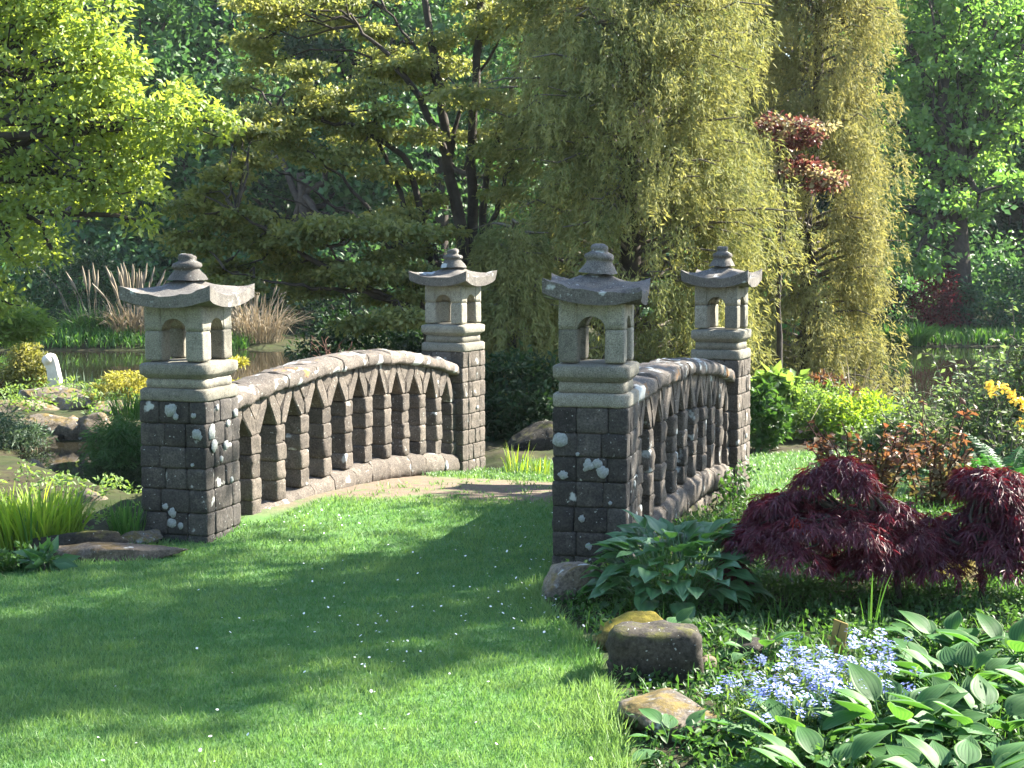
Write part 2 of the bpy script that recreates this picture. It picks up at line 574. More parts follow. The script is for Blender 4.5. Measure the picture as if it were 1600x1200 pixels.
def slab(name, levels, mat, n=9, rough=.004, seed=0):
    """square stack of (half_width, z) levels, softened corners, capped"""
    ring = []
    t = np.linspace(-1, 1, n)
    for i in range(4):
        for s in t[:-1]:
            p = [(s, -1), (1, s), (-s, 1), (-1, -s)][i]
            ring.append(p)
    ring = np.array(ring)
    r = np.maximum(np.abs(ring[:, 0]), np.abs(ring[:, 1]))
    cor = np.minimum(np.abs(ring[:, 0]), np.abs(ring[:, 1])) > .99
    V = []
    for hw, z in levels:
        q = ring * hw
        q[cor] *= (1 - .012 / max(hw, .02))
        V.append(np.column_stack([q, np.full(len(q), z)]))
    V = np.concatenate(V)
    nn = nvec(V, 16, seed)
    V[:, :2] *= (1 + nn * rough / np.maximum(np.abs(V[:, :2]).max(1), .05))[:, None]
    V[:, 2] += nvec(V, 11, seed + 3) * rough
    k = len(ring)
    F = []
    for l in range(len(levels) - 1):
        for j in range(k):
            F.append((l * k + j, l * k + (j + 1) % k, (l + 1) * k + (j + 1) % k, (l + 1) * k + j))
    caps = []
    V = np.vstack([V, [[0, 0, levels[0][1]], [0, 0, levels[-1][1]]]])
    b = len(V) - 2
    for j in range(k):
        caps.append((b, (j + 1) % k, j))
        caps.append((b + 1, (len(levels) - 1) * k + j, (len(levels) - 1) * k + (j + 1) % k))
    return mesh_np(name, V, [np.array(F), np.array(caps)], mat, False)


def roof_mesh(name, mat, hw, seed, broken=False):
    n = 17
    g = np.linspace(-1, 1, n)
    U, Vv = np.meshgrid(g, g)
    r = np.maximum(np.abs(U), np.abs(Vv))
    mn = np.minimum(np.abs(U), np.abs(Vv))
    c = np.where(r > 0, (mn / np.maximum(r, 1e-6)) ** 2.2, 0) * r ** 2.5
    ztop = .066 + .066 * c + .125 * (1 - r) ** 1.6
    zbot = -.012 + .055 * c * r
    out = 1 - .03 * (1 - c) * (r > .99)
    Xp, Yp = U * hw * out, Vv * hw * out
    if broken:      # the corner facing the right front is chipped away
        k = smooth(.75, 1.25, (U - Vv) / 1.6 * r)
        ztop = ztop - .045 * k
        Xp = Xp * (1 - .10 * k)
        Yp = Yp * (1 - .10 * k)
        zbot = zbot + .0 * k
        ztop = np.maximum(ztop, zbot + .025)
    top = np.stack([Xp, Yp, ztop], -1).reshape(-1, 3)
    bot = np.stack([Xp * .985, Yp * .985, zbot], -1).reshape(-1, 3)
    nt_ = nvec(top, 13, seed)
    top[:, 2] += nt_ * .013
    V = np.vstack([top, bot])
    V[:, 0] += nvec(V, 15, seed + 2) * .010
    V[:, 1] += nvec(V, 15, seed + 4) * .010
    N = n * n
    i = (np.arange(n - 1)[:, None] * n + np.arange(n - 1)[None, :]).ravel()
    F = [np.stack([i, i + 1, i + n + 1, i + n], 1), np.stack([i, i + n, i + n + 1, i + 1], 1) + N]
    rim = [k for k in range(n)] + [k * n + n - 1 for k in range(1, n)] + [N - 1 - k for k in range(1, n)] + [(n - 1 - k) * n for k in range(1, n - 1)]
    R = np.array(rim)
    R2 = np.roll(R, -1)
    F.append(np.stack([R, R + N, R2 + N, R2], 1))
    me = mesh_np(name, V, F, mat, True)
    mod = bmesh.new()
    mod.from_mesh(me)
    for e in mod.edges:
        if len(e.link_faces) == 2 and e.calc_face_angle(0) > .6:
            e.smooth = False
    mod.to_mesh(me)
    mod.free()
    return me


def finial_mesh(name, mat, s, seed):
    prof = [(.14, -.02), (.118, .016), (.094, .045), (.084, .062), (.090, .070), (.101, .078), (.104, .092), (.095, .110), (.070, .119), (.055, .126), (.056, .138), (.059, .152), (.053, .168), (.036, .179), (.012, .183)]
    k = 16
    V = []
    for r, z in prof:
        for j in range(k):
            a = 2 * math.pi * j / k
            sq = (abs(math.cos(a)) ** 3.2 + abs(math.sin(a)) ** 3.2) ** (-1 / 3.2)
            V.append((r * sq * math.cos(a) * s, r * sq * math.sin(a) * s, z))
    V = np.array(V)
    V[:, 2] *= .84
    V += np.stack([nvec(V, 17, seed + i * 3) for i in range(3)], 1) * .011
    F = [(i * k + j, i * k + (j + 1) % k, (i + 1) * k + (j + 1) % k, (i + 1) * k + j) for i in range(len(prof) - 1) for j in range(k)]
    cap = [tuple(range((len(prof) - 1) * k, len(prof) * k))]
    return mesh_np(name, V, [np.array(F), np.array(cap)], mat, True)


def lichen_mesh(seed, r):
    k = 18
    rr = np.array([1 + .28 * mnoise.noise(Vector((math.cos(2 * math.pi * j / k) * 3.5 + seed, math.sin(2 * math.pi * j / k) * 3.5, seed + 3))) + .35 * mnoise.noise(Vector((math.cos(2 * math.pi * j / k) * 1.4 + seed, math.sin(2 * math.pi * j / k) * 1.4, seed))) for j in range(k)]) * r
    a = np.linspace(0, 2 * np.pi, k, endpoint=False)
    V = np.vstack([np.column_stack([np.cos(a) * rr, np.full(k, .006), np.sin(a) * rr]),
                   np.column_stack([np.cos(a) * rr * .85, np.full(k, -.0012), np.sin(a) * rr * .93]), [[0, -.0016, 0]]])
    F4 = np.array([(j, (j + 1) % k, k + (j + 1) % k, k + j) for j in range(k)])
    F3 = np.array([(k + j, k + (j + 1) % k, 2 * k) for j in range(k)])
    return mesh_np('lichen_patch', V, [F4, F3], M['lichen'], True)


def pillar(label, xy, az, w, z_top, z_base, seed, broken=False, tilt=(0, 0, 0), front=(), side=(), block_mat='block'):
    r = random.Random(seed)
    root = thing('lantern_pillar', label, 'pillar', (xy[0], xy[1], z_base), -az, 'stone lantern pillars at the four corners of the bridge')
    H = z_top - z_base
    h = w / 2
    link('core', block_mesh('core', w - .06, w - .06, H, M['mortar'], .005, 0, seed, 0), root, (0, 0, H / 2))
    ch = .1445
    z = H
    ci = 0
    while z > -.12:
        z0 = z - ch * r.uniform(.94, 1.05)
        j = .055 if ci % 2 else -.03
        cuts = []
        for _ in range(4):
            a = w * (.31 + j * .8 + r.uniform(-.04, .04))
            b = w * (.70 - j * .5 + r.uniform(-.04, .04))
            cuts.append((-h, -h + a, -h + b, h))
        cx0, cy0 = cuts[0], cuts[1]
        D = .11
        # front and back rows run the full width, side rows fill between
        for yy in (-h, h - D):
            cc = cuts[0] if yy < 0 else cuts[2]
            for q in range(3):
                a, b = cc[q], cc[q + 1]
                d = (b - a - .005, D, z - z0 - .005)
                me = block_mesh('stone_block', *d, M[block_mat], .012, .011, r.uniform(0, 90), .003)
                link('stone_block', me, root, ((a + b) / 2 + r.uniform(-.002, .002), yy + D / 2 + r.uniform(-.004, .004), (z + z0) / 2))
        for xx in (-h, h - D):
            cc = cuts[1] if xx < 0 else cuts[3]
            l0, l1 = -h + D, h - D
            mid = (l0 + l1) / 2 + r.uniform(-.03, .03) + (.04 if ci % 2 else -.04)
            for a, b in ((l0, mid), (mid, l1)):
                d = (D, b - a - .005, z - z0 - .005)
                me = block_mesh('stone_block', *d, M[block_mat], .012, .011, r.uniform(0, 90), .003)
                link('stone_block', me, root, (xx + D / 2 + r.uniform(-.004, .004), (a + b) / 2, (z + z0) / 2))
        z = z0
        ci += 1
    k = w / .47
    bz = H + .002
    link('corbel_slab', slab('corbel_slab', [(h + .004, 0), (h + .008, .012), (h + .008, .068), (h - .004, .080)], M['pale'], 9, .004, seed), root, (0, 0, bz))
    link('neck_band', slab('neck_band', [(h - .022, .081), (h - .022, .122), (h - .028, .144)], M['pale'], 9, .003, seed + 1), root, (0, 0, bz))
    link('moulding', slab('moulding', [(h - .022, .145), (h - .016, .152), (h + .005, .171), (h + .010, .178), (h + .010, .231), (h + .003, .239), (h * .80, .251)], M['pale'], 9, .004, seed + 2), root, (0, 0, bz))
    # lantern cage: four posts, an arched head, roof and finial
    cw = .205 * k
    op = .088 * k
    pw = cw - op
    zb, zs, zt = bz + .255, bz + .450, bz + .622
    for sx in (-1, 1):
        for sy in (-1, 1):
            link('post', block_mesh('post', pw, pw, zs - zb - .004, M['pale'], .016, .005, seed + sx * 3 + sy, .002), root, (sx * (op + pw / 2), sy * (op + pw / 2), (zb + zs) / 2))
    mb = MB()
    hb = zt - zs

    def solid(poly, y0, y1, swap):
        kk = len(poly)
        V = []
        for yv in (y0, y1):
            for a, b in poly:
                V.append((a, yv, b) if not swap else (yv, a, b))
        F = [(i, (i + 1) % kk, kk + (i + 1) % kk, kk + i) for i in range(kk)]
        mb.add(V, F)
        # fan caps around an arch: quads between arch and top
        half = kk // 2
        for base in (0, kk):
            mb.add(np.array(V), [(base + i, base + i + 1, base + kk - 2 - i, base + kk - 1 - i) for i in range(half - 1)])
    na = 9
    arch = [(-op * math.cos(math.pi * i / (na - 1)), zs + op * .92 * math.sin(math.pi * i / (na - 1))) for i in range(na)]
    top = [(op - 2 * op * i / (na - 1), zt) for i in range(na)]
    poly = arch + top
    for s in (-1, 1):
        y0, y1 = sorted((s * (op + .001), s * (cw - .003)))
        solid(poly, y0, y1, False)
        solid(poly, y0, y1, True)
    for sx in (-1, 1):
        for sy in (-1, 1):
            x0, x1 = sorted((sx * op, sx * cw))
            y0, y1 = sorted((sy * op, sy * cw))
            e = .012
            V = BOXV * np.array([x1 - x0, y1 - y0, hb]) + np.array([(x0 + x1) / 2, (y0 + y1) / 2, zs + hb / 2])
            V += np.stack([nvec(V, 20, seed + q) for q in range(3)], 1) * .003
            mb.add(V, BOXF)
    V, Fq, _ = mb.get()
    me = mesh_np('arched_head', V, Fq, M['pale'], False)
    link('arched_head', me, root)
    rf = link('roof', roof_mesh('roof', M['roof'], .322 * k, seed, broken), root, (0, 0, zt - .008), tilt)
    link('finial', finial_mesh('finial', M['roof'], k * .88, seed), rf, (0, 0, .178))
    for (u, zz, rr) in front:
        link('lichen_patch', lichen_mesh(u * 31 + zz * 17, rr), root, (u * w, -h - .014, zz - z_base))
    for (u, zz, rr) in side:
        link('lichen_patch', lichen_mesh(u * 37 + zz * 13, rr), root, (h + .014, u * w, zz - z_base), (0, 0, math.pi / 2))
    return root


pillar('front left lantern pillar with sunlit side, nearest the stream and the yellow-green iris', FL, rad(16.5), .472, .905, -.03, 11,
       front=[(-.02, .85, .045), (.06, .81, .022), (.33, .82, .018), (.38, .70, .036), (-.13, .22, .02), (-.02, .18, .03), (-.04, .11, .032), (.10, .10, .02), (.3, .50, .012)],
       side=[(-.36, .71, .05), (-.3, .62, .04), (.05, .60, .03), (.12, .74, .025), (.35, .8, .03), (-.1, .52, .02), (.2, .36, .02), (-.2, .86, .02)])
pillar('front right lantern pillar in shade with chipped roof and white lichen discs, beside mossy stones', FR, rad(13), .440, .970, .02, 23, True, (rad(1.5), rad(3.0), rad(6)),
       front=[(-.40, .775, .042), (-.35, .575, .028), (-.02, .635, .034), (.11, .65, .030), (.18, .60, .036), (.14, .61, .02), (-.16, .70, .012), (-.1, .32, .02), (.0, .16, .02), (.28, .42, .012)],
       side=[(0, .5, .025), (.2, .3, .02)])
pillar('rear left lantern pillar with bright sunlit side, in front of the maple stems', BL, rad(27), .440, .93, -.28, 37, False, (0, 0, 0), front=[(.2, .8, .02)], side=[(.1, .4, .02)], block_mat='warm')
pillar('rear right lantern pillar in front of the weeping cypress, grass lawn beside it', BR, rad(23), .415, .957, -.20, 53, False, (0, 0, rad(2)), front=[(.2, .5, .02)], side=[(.1, .3, .02)], block_mat='warm')


def sweep(name, prof, xs_, zf, mat, rough, seed, cap_round=(False, False)):
    prof = np.array(prof)
    k, n = len(prof), len(xs_)
    V = []
    for i, x in enumerate(xs_):
        s = 1.0
        q = prof.copy()
        if (i == 0 and cap_round[0]) or (i == n - 1 and cap_round[1]):
            q = q * .72 + np.array([0, -.012])
        V.append(np.column_stack([np.full(k, x), q[:, 0], q[:, 1] + zf(x)]))
    V = np.concatenate(V)
    V[:, 1:] += np.stack([nvec(V, 9, seed), nvec(V, 9, seed + 7)], 1) * rough
    V[:, 1:] += np.stack([nvec(V, 25, seed + 2), nvec(V, 25, seed + 5)], 1) * rough * .5
    F = [(i * k + j, i * k + (j + 1) % k, (i + 1) * k + (j + 1) % k, (i + 1) * k + j) for i in range(n - 1) for j in range(k)]
    caps = np.array([list(range(k))[::-1], list(range((n - 1) * k, n * k))])
    return mesh_np(name, V, [np.array(F), caps], mat, False)


def balustrade(label, A, B, wa, wb, tops, plinth, inside, narch, seed, mat):
    r = random.Random(seed)
    d = B - A
    Ltot = np.linalg.norm(d)
    e = d / Ltot
    x0, x1 = wa / 2 + .005, Ltot - wb / 2 - .005
    rz = math.atan2(d[1], d[0])
    root = thing('stone_balustrade', label, 'balustrade', (A[0], A[1], 0), rz, 'arched stone balustrades of the bridge')
    pt = np.polyfit([a * Ltot for a, _ in tops], [b for _, b in tops], 3 if len(tops) > 3 else 2)
    pp = np.polyfit([a * Ltot for a, _ in plinth], [b for _, b in plinth], 3 if len(plinth) > 3 else 2)
    zt, zp = (lambda x: np.polyval(pt, x)), (lambda x: np.polyval(pp, x))
    cop = [(-.155, -.110), (-.165, -.085), (-.163, -.045), (-.150, -.022), (-.10, -.006), (-.03, 0), (.03, 0), (.10, -.006), (.150, -.022), (.163, -.045), (.165, -.085), (.155, -.110), (.06, -.112), (-.06, -.112)]
    pln = [(-.150, -.185), (-.160, -.12), (-.155, -.05), (-.12, -.012), (-.06, 0), (.06, 0), (.12, -.012), (.155, -.05), (.160, -.12), (.150, -.185)]

    def run(name, prof, zf, n, m_, xa, xb, endround):
        w = np.array([r.uniform(.8, 1.25) for _ in range(n)])
        cs = xa + (xb - xa) * np.concatenate([[0], np.cumsum(w) / w.sum()])
        for i in range(n):
            a, b = cs[i] + .003, cs[i + 1] - .003
            X_ = np.array([a, a + .010] + list(np.linspace(a + .04, b - .04, 8)) + [b - .010, b])
            me = sweep(name, prof, X_, zf, m_, .017, r.uniform(0, 80), (False, endround and i == n - 1))
            link(name, me, root, (0, r.uniform(-.004, .004), r.uniform(-.003, .003)))
    run('coping_stone', cop, zt, 10, M['coping'], x0, x1 + .0, True)
    run('plinth_stone', pln, zp, 11, M[mat], x0, x1, True)
    pitch = (x1 - x0) / (narch + .25)
    ch, dp = .070, .12
    for i in range(narch + 1):
        xc = x0 + pitch * (.12 + i)
        zc = zt(xc) - .10
        z0 = zp(xc) - .006
        zs = zc - .265
        lo, hi = (xc - ch, xc + ch)
        if i == 0:
            lo = x0 + .002
        col = link('column', block_mesh('column', .07, .1, zs - z0, M['mortar'], .004, 0, 0, 0), root, (xc, 0, (zs + z0) / 2))
        ns = max(3, int(round((zs - z0) / .135)))
        hs = [r.uniform(.8, 1.2) for _ in range(ns)]
        z = z0
        for q in range(ns):
            hh = (zs - z0) * hs[q] / sum(hs)
            me = block_mesh('stone', hi - lo - r.uniform(0, .014), 2 * dp - r.uniform(0, .016), hh - .006, M[mat], .010, .016, r.uniform(0, 90), .004)
            o = link('stone', me, col, ((lo + hi) / 2 - xc + r.uniform(-.005, .005), r.uniform(-.005, .005), z + hh / 2 - (zs + z0) / 2))
            z += hh
        half = pitch / 2
        for s in (-1, 1):
            if (i == 0 and s < 0) or (i == narch and s > 0):
                continue
            za = zt(xc + s * half) - .104
            zk = zt(xc + s * .09) - .104
            g = .004
            poly = [(xc + s * g, zs + g), (xc + s * ch, zs + g), (xc + s * (half - g), za - .085), (xc + s * (half - g), za), (xc + s * .118, zk), (xc + s * g, zs + .105)]
            if s < 0:
                poly = poly[::-1]
            link('arch_stone', prism(poly, -dp + r.uniform(-.006, .006), dp + r.uniform(-.006, .006), M[mat], 'arch_stone', .005, .012), root)
        if 0 < i < narch:
            kz = zt(xc) - .106
            poly = [(xc, zs + .112), (xc + .064, kz - .072), (xc + .108, kz), (xc - .108, kz), (xc - .064, kz - .072)]
            link('key_stone', prism(poly, -dp + .005, dp - .005, M[mat], 'key_stone', .005, .010), root)
    # a recessed backing course right under the coping closes the V gaps at the ends
    # spandrel wall below the plinth
    n = 8
    zrow = -.13
    for row in range(4):
        h_ = .20
        c = np.linspace(x0, x1, n + 1) + (0 if row % 2 else .12)
        c[0], c[-1] = x0, x1
        for q in range(n):
            a, b = c[q], c[q + 1]
            zz = min(zp(a), zp(b)) if row == 0 else None
            ztop = (zp((a + b) / 2) - .19) if row == 0 else .0 - .02 - .2 * (row - 1) - .0
            zbot = -.02 - .2 * row
            if row == 0:
                if ztop - zbot < .05:
                    continue
                poly = [(a + .004, zbot + .004), (b - .004, zbot + .004), (b - .004, zp(b) - .19), (a + .004, zp(a) - .19)]
                if poly[2][1] - zbot < .02 or poly[3][1] - zbot < .02:
                    continue
                link('wall_stone', prism(poly, -.115, .115, M[mat], 'wall_stone', .006, .01), root)
            else:
                top_ = min(ztop, zp(a) - .193, zp(b) - .193)
                if top_ - zbot < .06:
                    continue
                link('wall_stone', block_mesh('wall_stone', b - a - .008, .23, top_ - zbot - .008, M[mat], .014, .014, r.uniform(0, 80), .008), root, ((a + b) / 2, 0, (top_ + zbot) / 2))
    return root


balustrade('left arched stone balustrade, sunlit on its inner face, seen across the path', FL, BL, .472, .44,
           [(.1, .925), (.23, .99), (.34, 1.03), (.557, 1.05), (.8, .955), (.99, .775)], [(.1, -.02), (.25, .097), (.40, .155), (.52, .165), (.721, .112), (.98, -.04)], -1, 11, 5, 'warm')
balustrade('right arched stone balustrade, shaded, running behind the broad-leaved green plant', FR, BR, .44, .415,
           [(.05, 1.03), (.3, 1.085), (.5, 1.09), (.75, 1.01), (.95, .885)], [(.05, .06), (.385, .187), (.55, .213), (.707, .19), (.97, .065)], 1, 10, 9, 'warm')

# ------------------------------------------------------------------ rocks
def rock(name, label, c, dims, mat, seed, rz=0.0, cat='rock', group=None, block=.0, sub=4):
    bm = bmesh.new()
    bmesh.ops.create_icosphere(bm, subdivisions=sub, radius=1)
    V = np.array([v.co[:] for v in bm.verts])
    F = np.array([[v.index for v in f.verts] for f in bm.faces])
    bm.free()
    if block:
        p = 2 + block * 6
        V = V / (np.abs(V) ** p).sum(1, keepdims=True) ** (1 / p)
    rp = random.Random(seed)
    V = V * (1 + (.18 if block < .5 else .05) * nvec(V, 1.6, seed))[:, None]
    for _ in range(16 if block < .5 else 0):
        pn_ = np.array([rp.gauss(0, 1), rp.gauss(0, 1), rp.gauss(0, .8)])
        pn_ /= np.linalg.norm(pn_)
        over = V @ pn_ - rp.uniform(.62, .88)
        V = V - np.maximum(over, 0)[:, None] * pn_ * .92
    V = V * (1 + (.10 if block < .5 else .03) * nvec(V, 1.3, seed) + .07 * nvec(V, 3.1, seed + 9) + .045 * nvec(V, 7, seed + 4))[:, None]
    V += norm(V) * (.028 * nvec(V, 16, seed))[:, None]
    V = V - (V.max(0) + V.min(0)) / 2
    V = V / np.abs(V).max(0) * np.array(dims) / 2
    cs, sn = math.cos(rz), math.sin(rz)
    V = np.stack([V[:, 0] * cs - V[:, 1] * sn, V[:, 0] * sn + V[:, 1] * cs, V[:, 2]], 1)
    return link(name, mesh_np(name, V, F, mat, False), loc=tuple(c), label=label, cat=cat, group=group)


# ------------------------------------------------------------------ vegetation builders
GM = {}
GM['yoak'] = leaf_mat('yellow_green_oak_leaf', (.17, .26, .045), (.31, .385, .085), (1.6, 1.5, .5), .5)
GM['oak'] = leaf_mat('fresh_oak_leaf', (.065, .14, .032), (.17, .25, .058), (1.7, 1.9, .8), .45)
GM['wood1'] = leaf_mat('woodland_leaf', (.040, .10, .030), (.095, .17, .048), (1.4, 1.6, 0.9), 0.36)
GM['wood2'] = leaf_mat('blue_green_woodland_leaf', (.032, .078, .036), (.07, .13, .05), (1.3, 1.5, 1.0), 0.34)
GM['maple'] = leaf_mat('bronze_maple_leaf', (.11, .15, .040), (.30, .30, .085), (1.4, 1.35, 0.7), 0.45)
GM['maple2'] = leaf_mat('olive_maple_leaf', (.085, .125, .036), (.26, .26, .07), (1.4, 1.35, 0.7), 0.42)
GM['cypress'] = leaf_mat('golden_thread_leaf', (.105, .145, .045), (.35, .335, .098), (1.3, 1.25, 0.8), 0.36, .7, .12)
GM['cypress2'] = leaf_mat('tawny_thread_leaf', (.12, .145, .052), (.355, .325, .105), (1.3, 1.25, 0.8), 0.36, .7, .12)
GM['redleaf'] = leaf_mat('red_and_cream_leaf', (.13, .042, .042), (.30, .27, .14), (1.2, 1.1, 0.8), 0.4, hard=True)
GM['acer'] = leaf_mat('purple_acer_leaf', (.045, .012, .021), (.14, .026, .040), (2.6, .8, .7), .34, .42, .4)
GM['acer_hot'] = leaf_mat('scarlet_acer_leaf', (.30, .02, .012), (.40, .03, .015), (1.4, .8, .7), .5, .45, .4)
GM['bronze'] = leaf_mat('bronze_shrub_leaf', (.075, .11, .035), (.19, .085, .045), (1.4, 1.1, 0.7), 0.4)
GM['spirea'] = leaf_mat('grey_green_shrub_leaf', (.075, .12, .045), (.15, .20, .08), (1.3, 1.4, .7), .4)
GM['fresh'] = leaf_mat('fresh_green_leaf', (.10, .18, .04), (.19, .27, .07), (1.5, 1.5, .6), .45)
GM['mid'] = leaf_mat('mid_green_leaf', (.035, .085, .015), (.07, .14, .03), (1.5, 1.6, .7), .4)
GM['dark'] = leaf_mat('dark_evergreen_leaf', (.014, .034, .012), (.035, .07, .02), (1.3, 1.5, .7), .25, .5, .25)
GM['gold'] = leaf_mat('golden_conifer_leaf', (.24, .24, .035), (.40, .36, .06), (1.3, 1.3, .6), .4)
GM['olivegold'] = leaf_mat('olive_gold_conifer_leaf', (.12, .14, .03), (.26, .24, .05), (1.3, 1.3, .6), .4)
GM['juniper'] = leaf_mat('blue_juniper_leaf', (.060, .10, .055), (.11, .16, .085), (1.2, 1.3, .8), .3)
GM['iris'] = leaf_mat('lime_blade', (.14, .25, .015), (.30, .38, .03), (1.5, 1.5, .5), .5)
GM['blade'] = leaf_mat('green_blade', (.045, .12, .018), (.10, .19, .035), (1.5, 1.6, .6), .42)
GM['grass'] = leaf_mat('lawn_blade', (.085, .185, .050), (.18, .275, .085), (1.4, 1.5, 0.7), 0.38, .45, .35)
GM['fern'] = leaf_mat('fern_leaf', (.030, .10, .022), (.06, .155, .04), (1.4, 1.6, .7), .42)
GM['hosta'] = leaf_mat('hosta_leaf', (.034, .105, .026), (.085, .19, .05), (1.5, 1.6, .5), .38, .55, .22, edge=(.10, .19, .06))
GM['broad'] = leaf_mat('broad_green_leaf', (.050, .13, .042), (.095, .20, .062), (1.5, 1.7, .6), .36, .4, .5)
GM['azalea'] = leaf_mat('crimson_azalea_leaf', (.05, .022, .02), (.16, .025, .03), (1.5, 1, 1), .35)


def clumps(centers, nper, rc, flat, size, aspect, tint_bias=None, droop=.15, up=.7, out_from=None):
    """leaf clusters: each a flattened cloud of leaves whose faces look mostly upwards"""
    K = len(centers)
    rc = np.broadcast_to(rc, (K,))
    idx = np.repeat(np.arange(K), nper)
    n = len(idx)
    off = unit(n) * (rng.random(n) ** .5)[:, None]
    off[:, 2] *= flat
    C = centers[idx] + off * rc[idx][:, None]
    D = norm(off + unit(n) * .6)
    D[:, 2] -= droop
    N = unit(n) * (1 - up) * 1.4 + np.array([0, 0, up])
    base = rng.random(K) if tint_bias is None else tint_bias
    t = np.clip(base[idx] * .65 + rng.random(n) * .35, 0, 1)
    L = size * rng.uniform(.7, 1.25, n)
    return leaves(C, D, N, L, L * aspect, .2, t)


def lobe_points(lobes, n, inner=.35):
    w = np.array([np.prod(l[1]) ** (2 / 3) for l in lobes])
    pick = rng.choice(len(lobes), n, p=w / w.sum())
    u = unit(n)
    r = inner + (1 - inner) * rng.random(n) ** .6
    c = np.array([l[0] for l in lobes])[pick]
    R = np.array([np.broadcast_to(l[1], 3) for l in lobes])[pick]
    return c + u * R * r[:, None], pick


def tree(name, label, cat, base, trunk_top, r0, lobes, nclump, nper, rc, flat, size, aspect, leaf, bark='bark', group=None, droop=.15, up=.6,
         limbs=True, twigs=40, crown_name='crown', lean=.03, r_top=.4, inner=.35):
    base, trunk_top = np.asarray(base, float), np.asarray(trunk_top, float)
    root = thing(name, label, cat, base, 0, group)
    mb = MB()
    pts = curve_pts(base - [0, 0, .4], trunk_top, 9, 0, lean * .3)
    fl = np.linspace(1, r_top, 9)
    fl[0], fl[1] = 1.5, 1.12
    mb.add(*tube(pts, r0 * fl, 12, .05))
    mb.part('trunk', M[bark], root, True)
    cen, pick = lobe_points(lobes, nclump, inner)
    if limbs:
        mb = MB()
        ends = []
        for c, R in lobes:
            s = pts[rng.integers(5, 9)]
            e_ = np.asarray(c, float)
            lp = curve_pts(s, e_, 7, rng.uniform(-.05, .10), .03)
            mb.add(*tube(lp, np.linspace(r0 * .38, r0 * .10, 7), 6, .04))
            ends.append(lp)
        sel = rng.choice(nclump, min(twigs, nclump), replace=False)
        for i in sel:
            lp = ends[pick[i]]
            s = lp[rng.integers(2, 7)]
            tw = curve_pts(s, cen[i], 5, rng.uniform(-.05, .1), .04)
            mb.add(*tube(tw, np.linspace(r0 * .11, r0 * .03, 5), 4))
        mb.part('branches', M[bark], root, True)
    V, F, t = clumps(cen, nper, rc * rng.uniform(.6, 1.35, nclump), flat, size, aspect, None, droop, up)
    wpart(crown_name, V, F, leaf, root, False, {'tint': t}, 'stuff')
    return root


def bush(name, label, c, R, n, size, aspect, leaf, cat='shrub', stems=10, bark='twig', up=.5, droop=0., group=None, nclump=None, rc=None, flat=.7, base_z=None, bdx=0.0):
    c, R = np.asarray(c, float), np.asarray(R, float)
    bz = ground_z(c[0], c[1]) if base_z is None else base_z
    root = thing(name, label, cat, (c[0], c[1], float(bz)), 0, group)
    nclump = nclump or max(20, n // 40)
    cen, _ = lobe_points([(c, R)], nclump, .3)
    cen[:, 2] = np.maximum(cen[:, 2], bz + .03)
    mb = MB()
    for i in rng.choice(nclump, min(stems, nclump), replace=False):
        s = np.array([c[0] + bdx + rng.normal() * .08 * R[0], c[1] + rng.normal() * .08 * R[1], bz - .05])
        mb.add(*tube(curve_pts(s, cen[i], 5, .08, .04), np.linspace(.018, .004, 5) * max(.35, R[2]), 5))
    mb.part('stems', M[bark], root, False, 'stuff')
    V, F, t = clumps(cen, max(4, n // nclump), (rc or R.mean() * .28) * rng.uniform(.6, 1.4, nclump), flat, size, aspect, None, droop, up)
    wpart('foliage', V, F, leaf, root, False, {'tint': t}, 'stuff')
    return root


def blade_mesh(base, n, spread, h, wid, lean=.35, bend=.5):
    """n upright grass-like blades, each a bent strip of two quads and a tip"""
    a = rng.random(n) * 2 * np.pi
    rr = spread * np.sqrt(rng.random(n))
    B = np.asarray(base, float) + np.stack([np.cos(a) * rr, np.sin(a) * rr, np.zeros(n)], 1)
    a2 = a + rng.normal(0, .7, n)
    ln = np.abs(rng.normal(lean, lean * .45, n))
    O = np.stack([np.cos(a2), np.sin(a2), np.zeros(n)], 1)
    S = np.stack([-np.sin(a2 + rng.normal(0, .6, n)), np.cos(a2), np.zeros(n)], 1)
    S = norm(S)
    H = h * rng.uniform(.6, 1.1, n)
    W = wid * rng.uniform(.7, 1.2, n)
    rows = []
    for s, wv in ((0, .8), (.4, 1.0), (.75, .75), (1.0, .08)):
        c = B + O * (ln * H * (s * .5 + s * s * bend))[:, None] + np.array([0, 0, 1.0]) * (H * (s - .28 * bend * s ** 3 * ln / .35))[:, None]
        rows += [c - S * (W * wv / 2)[:, None], c + S * (W * wv / 2)[:, None]]
    V = np.stack(rows, 1).reshape(-1, 3)
    b = np.arange(n)[:, None] * 8
    F = np.concatenate([b + np.array([[0, 1, 3, 2]]) + k for k in (0, 2, 4)])
    return V, F, np.repeat(rng.random(n), 8), B, O, H, ln


